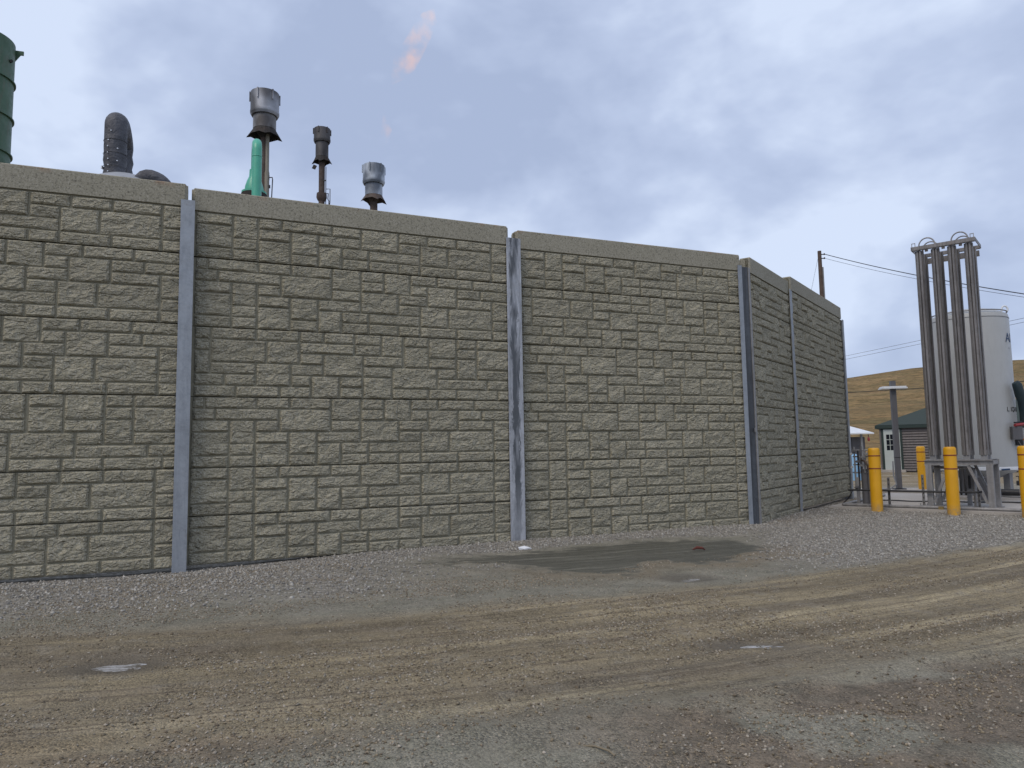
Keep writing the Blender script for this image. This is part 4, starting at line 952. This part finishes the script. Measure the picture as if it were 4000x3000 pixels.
def flare(x, y, zs, dia, body, wing, pipe, mats, label, wrot, lean=0):
    zt, zc, zb, zw = zs
    t = thing('flare_stack', (x, y, 0), 0, label, 'flare', 'flare stacks behind the wall')
    r, rb = dia / 2, body / 2
    MB().lathe([(rb - .005, zc - .03), (r * .90, zc - .045), (r * .985, zc), (r, zc + .015), (r, zc + .06), (r - .006, zc + .065), (r - .006, zt), (r - .02, zt), (r - .02, zc + .03)], 36).build('cup', mats[0], t)
    MB().lathe([(rb - .02, zb - .01), (rb, zb), (rb, zc - .03), (rb - .01, zc - .03), (rb - .01, zb)], 32).build('barrel', mats[3] if len(mats) > 3 else mats[0], t)
    for k in range(6):
        a = R(k * 60 + 20); MB().box(((r + .004) * math.cos(a), (r + .004) * math.sin(a), zt - (zt - zc) * .22), (.03, .025, (zt - zc) * .46), Matrix.Rotation(a, 3, 'Z')).build('clip', mats[0], t)
    # wind fence: square pyramid skirt with drawn-out corners
    w = wing / 2; h0, h1 = zb + .01, zw
    V = []; n = 16
    for k in range(n):
        a = 2 * math.pi * k / n + wrot; V.append((rb * .97 * math.cos(a), rb * .97 * math.sin(a), h0))
    for k in range(n):
        a = 2 * math.pi * k / n + wrot; rr = w * (1.0 if k % 4 == 0 else (.80 if k % 2 else .74)); V.append((rr * math.cos(a), rr * math.sin(a), h1 - (.05 if k % 4 == 0 else -.02)))
    F = [(k, (k + 1) % n, n + (k + 1) % n, n + k) for k in range(n)]
    MB().add(V, F).build('wind_fence', mats[1], t)
    MB().lathe([(pipe / 2, 0), (pipe / 2, zb + .05)], 20).build('riser', mats[2], t)
    MB().lathe([(pipe / 2, zw - .02), (rb * .8, zb - .01), (rb * .8, zb + .02)], 20).build('burner_cone', mats[1], t)
    return t
f1 = flare(-5.23, 15.0, (9.13, 8.66, 8.32, 8.16), .60, .475, .74, .15, ('head1', 'soot', 'rust', 'head1b'), 'tallest flare stack with a large scorched silver head', R(20))
MB().lathe([(.05, 5.0), (.05, 7.35), (.04, 7.4), (.04, 8.2)], 12, (.085, -.05, 0)).build('conduit', 'olive', f1)
MB().lathe([(.058, 6.38), (.058, 6.42)], 12, (.085, -.05, 0)).build('clamp_ring', 'rust', f1)
MB().tube([(.12, -.05, 7.25), (.20, -.05, 7.25), (.205, -.05, 7.2), (.19, -.05, 6.8), (.14, -.05, 6.6), (.14, -.05, 5.6)], .012, 8).build('pilot_line', 'black', f1)
MB().tube([(.11, -.05, 7.3), (.11, -.05, 7.2)], .03, 8).build('fitting', 'black', f1); MB().tube([(.13, -.05, 7.08), (.13, -.05, 7.02)], .03, 8).build('fitting', 'black', f1)
MB().tube([(.125, -.05, 7.05), (.10, -.05, 6.9), (.11, -.05, 6.1)], .01, 8).build('pilot_line', 'black', f1)
MB().box((.1, -.05, 6.72), (.14, .06, .05)).build('clamp', 'black', f1)
f2 = flare(-5.32, 20.0, (10.63, 10.27, 9.80, 9.64), .475, .36, .58, .17, ('head2', 'soot', 'rust'), 'middle flare stack with a dark burnt head', R(5))
MB().box((-.2, -.05, 9.5), (.1, .02, .12), Matrix.Rotation(R(25), 3, 'Y')).build('torn_plate', 'soot', f2)
MB().tube([(.13, -.05, 9.5), (.13, -.05, 6.5)], .012, 8).build('pilot_line', 'black', f2)
MB().lathe([(.085, 8.75), (.14, 8.74), (.15, 8.62), (.12, 8.55), (.085, 8.5)], 12).build('saddle', 'rust', f2)
MB().tube([(.13, -.05, 8.85), (.25, -.05, 8.85), (.25, -.05, 8.45), (.22, -.05, 8.3)], .012, 8).build('pilot_line', 'black', f2)
MB().tube([(.13, -.05, 8.72), (.2, -.05, 8.72), (.19, -.05, 8.55), (.22, -.05, 8.5), (.22, -.05, 8.1)], .014, 8).build('pilot_line', 'black', f2)
for z in (9.1, 8.72): MB().box((.1, -.05, z), (.08, .03, .03)).build('bracket', 'black', f2)
f3 = flare(-3.455, 18.0, (8.70, 8.25, 7.91, 7.78), .565, .44, .68, .19, ('head3', 'rust', 'rust', 'head3b'), 'lowest flare stack with a bright galvanized head', R(25))

# faint windblown flame over the lowest flare
def flame_mat():
    m_ = bpy.data.materials.new('flare_flame'); m_.use_nodes = True; t = m_.node_tree; t.nodes.clear()
    o_ = t.nodes.new('ShaderNodeOutputMaterial'); em = t.nodes.new('ShaderNodeEmission'); em.inputs['Color'].default_value = (1.0, .36, .06, 1)
    tc_ = t.nodes.new('ShaderNodeTexCoord'); nz = t.nodes.new('ShaderNodeTexNoise'); nz.inputs['Scale'].default_value = 3.2; nz.inputs['Detail'].default_value = 4
    rp = t.nodes.new('ShaderNodeValToRGB'); rp.color_ramp.elements[0].position = .45; rp.color_ramp.elements[1].position = .72
    ml = t.nodes.new('ShaderNodeMath'); ml.operation = 'MULTIPLY'; ml.inputs[1].default_value = .68
    t.links.new(tc_.outputs['Object'], nz.inputs['Vector']); t.links.new(nz.outputs['Fac'], rp.inputs[0]); t.links.new(rp.outputs[0], ml.inputs[0]); t.links.new(ml.outputs[0], em.inputs['Strength'])
    ab = t.nodes.new('ShaderNodeVolumeAbsorption'); ab.inputs['Color'].default_value = (1.0, .72, .38, 1); t.links.new(ml.outputs[0], ab.inputs['Density']); ad = t.nodes.new('ShaderNodeAddShader')
    t.links.new(em.outputs[0], ad.inputs[0]); t.links.new(ab.outputs[0], ad.inputs[1]); t.links.new(ad.outputs[0], o_.inputs['Volume']); return m_
FM = flame_mat()
fl = thing('flare_flame', (-3.3, 18.0, 8.9), 0, 'faint pale orange windblown flame above the lowest flare', 'flame')
def lick(pts, rs, nm='lick'):
    b_ = MB(); b_.tube([(p[0], 0.1 * math.sin(p[1] * 3), p[1]) for p in pts], rs, 12); b_.build(nm, FM, fl)
lick([(.02, .35), (.10, .55), (.16, .8), (.12, 1.0), (.10, 1.2)], [.04, .12, .15, .08, .01])
lick([(.32, 1.95), (.45, 2.25), (.62, 2.6), (.85, 2.95), (1.1, 3.35), (1.3, 3.7), (1.42, 4.0)], [.02, .18, .32, .30, .28, .24, .02])

# ------------------------------------------------------------------ litter
def gz1(x, y): return float(ground_z(np.array([x]), np.array([y]))[0])
b_ = MB(); rng = random.Random(2)
ring = [(.09 * math.cos(k * .785) * (.7 + .5 * rng.random()), .05 * math.sin(k * .785) * (.7 + .5 * rng.random()), .012 + .03 * rng.random()) for k in range(8)]
b_.add([(0, 0, .05)] + ring + [(x * .9, y * .9, 0) for x, y, z in ring], [(0, 1 + k, 1 + (k + 1) % 8) for k in range(8)] + [(1 + k, 9 + k, 9 + (k + 1) % 8, 1 + (k + 1) % 8) for k in range(8)])
tag(b_.build('plastic_scrap', 'paper', None, (.13, 10.26, gz1(.13, 10.26))), 'white plastic scrap on the gravel by the streaked post', 'litter')
b_ = MB(); b_.tube([(-.08, 0, .02), (-.02, .01, .045), (.05, -.01, .04), (.09, .01, .015)], [.008, .02, .017, .006], 7, smooth=False)
tag(b_.build('red_scrap', 'brick', None, (2.48, 9.94, gz1(2.48, 9.94))), 'small dark red scrap lying in the wet patch', 'litter')
b_ = MB(); b_.tube([(-.07, .05, .008), (-.02, .03, .014), (.04, -.02, .012), (.06, -.06, .006)], .005, 6)
tag(b_.build('twig', 'twig', None, (.37, 3.42, gz1(.37, 3.42))), 'short bent dry twig on the dirt in the foreground', 'twig')
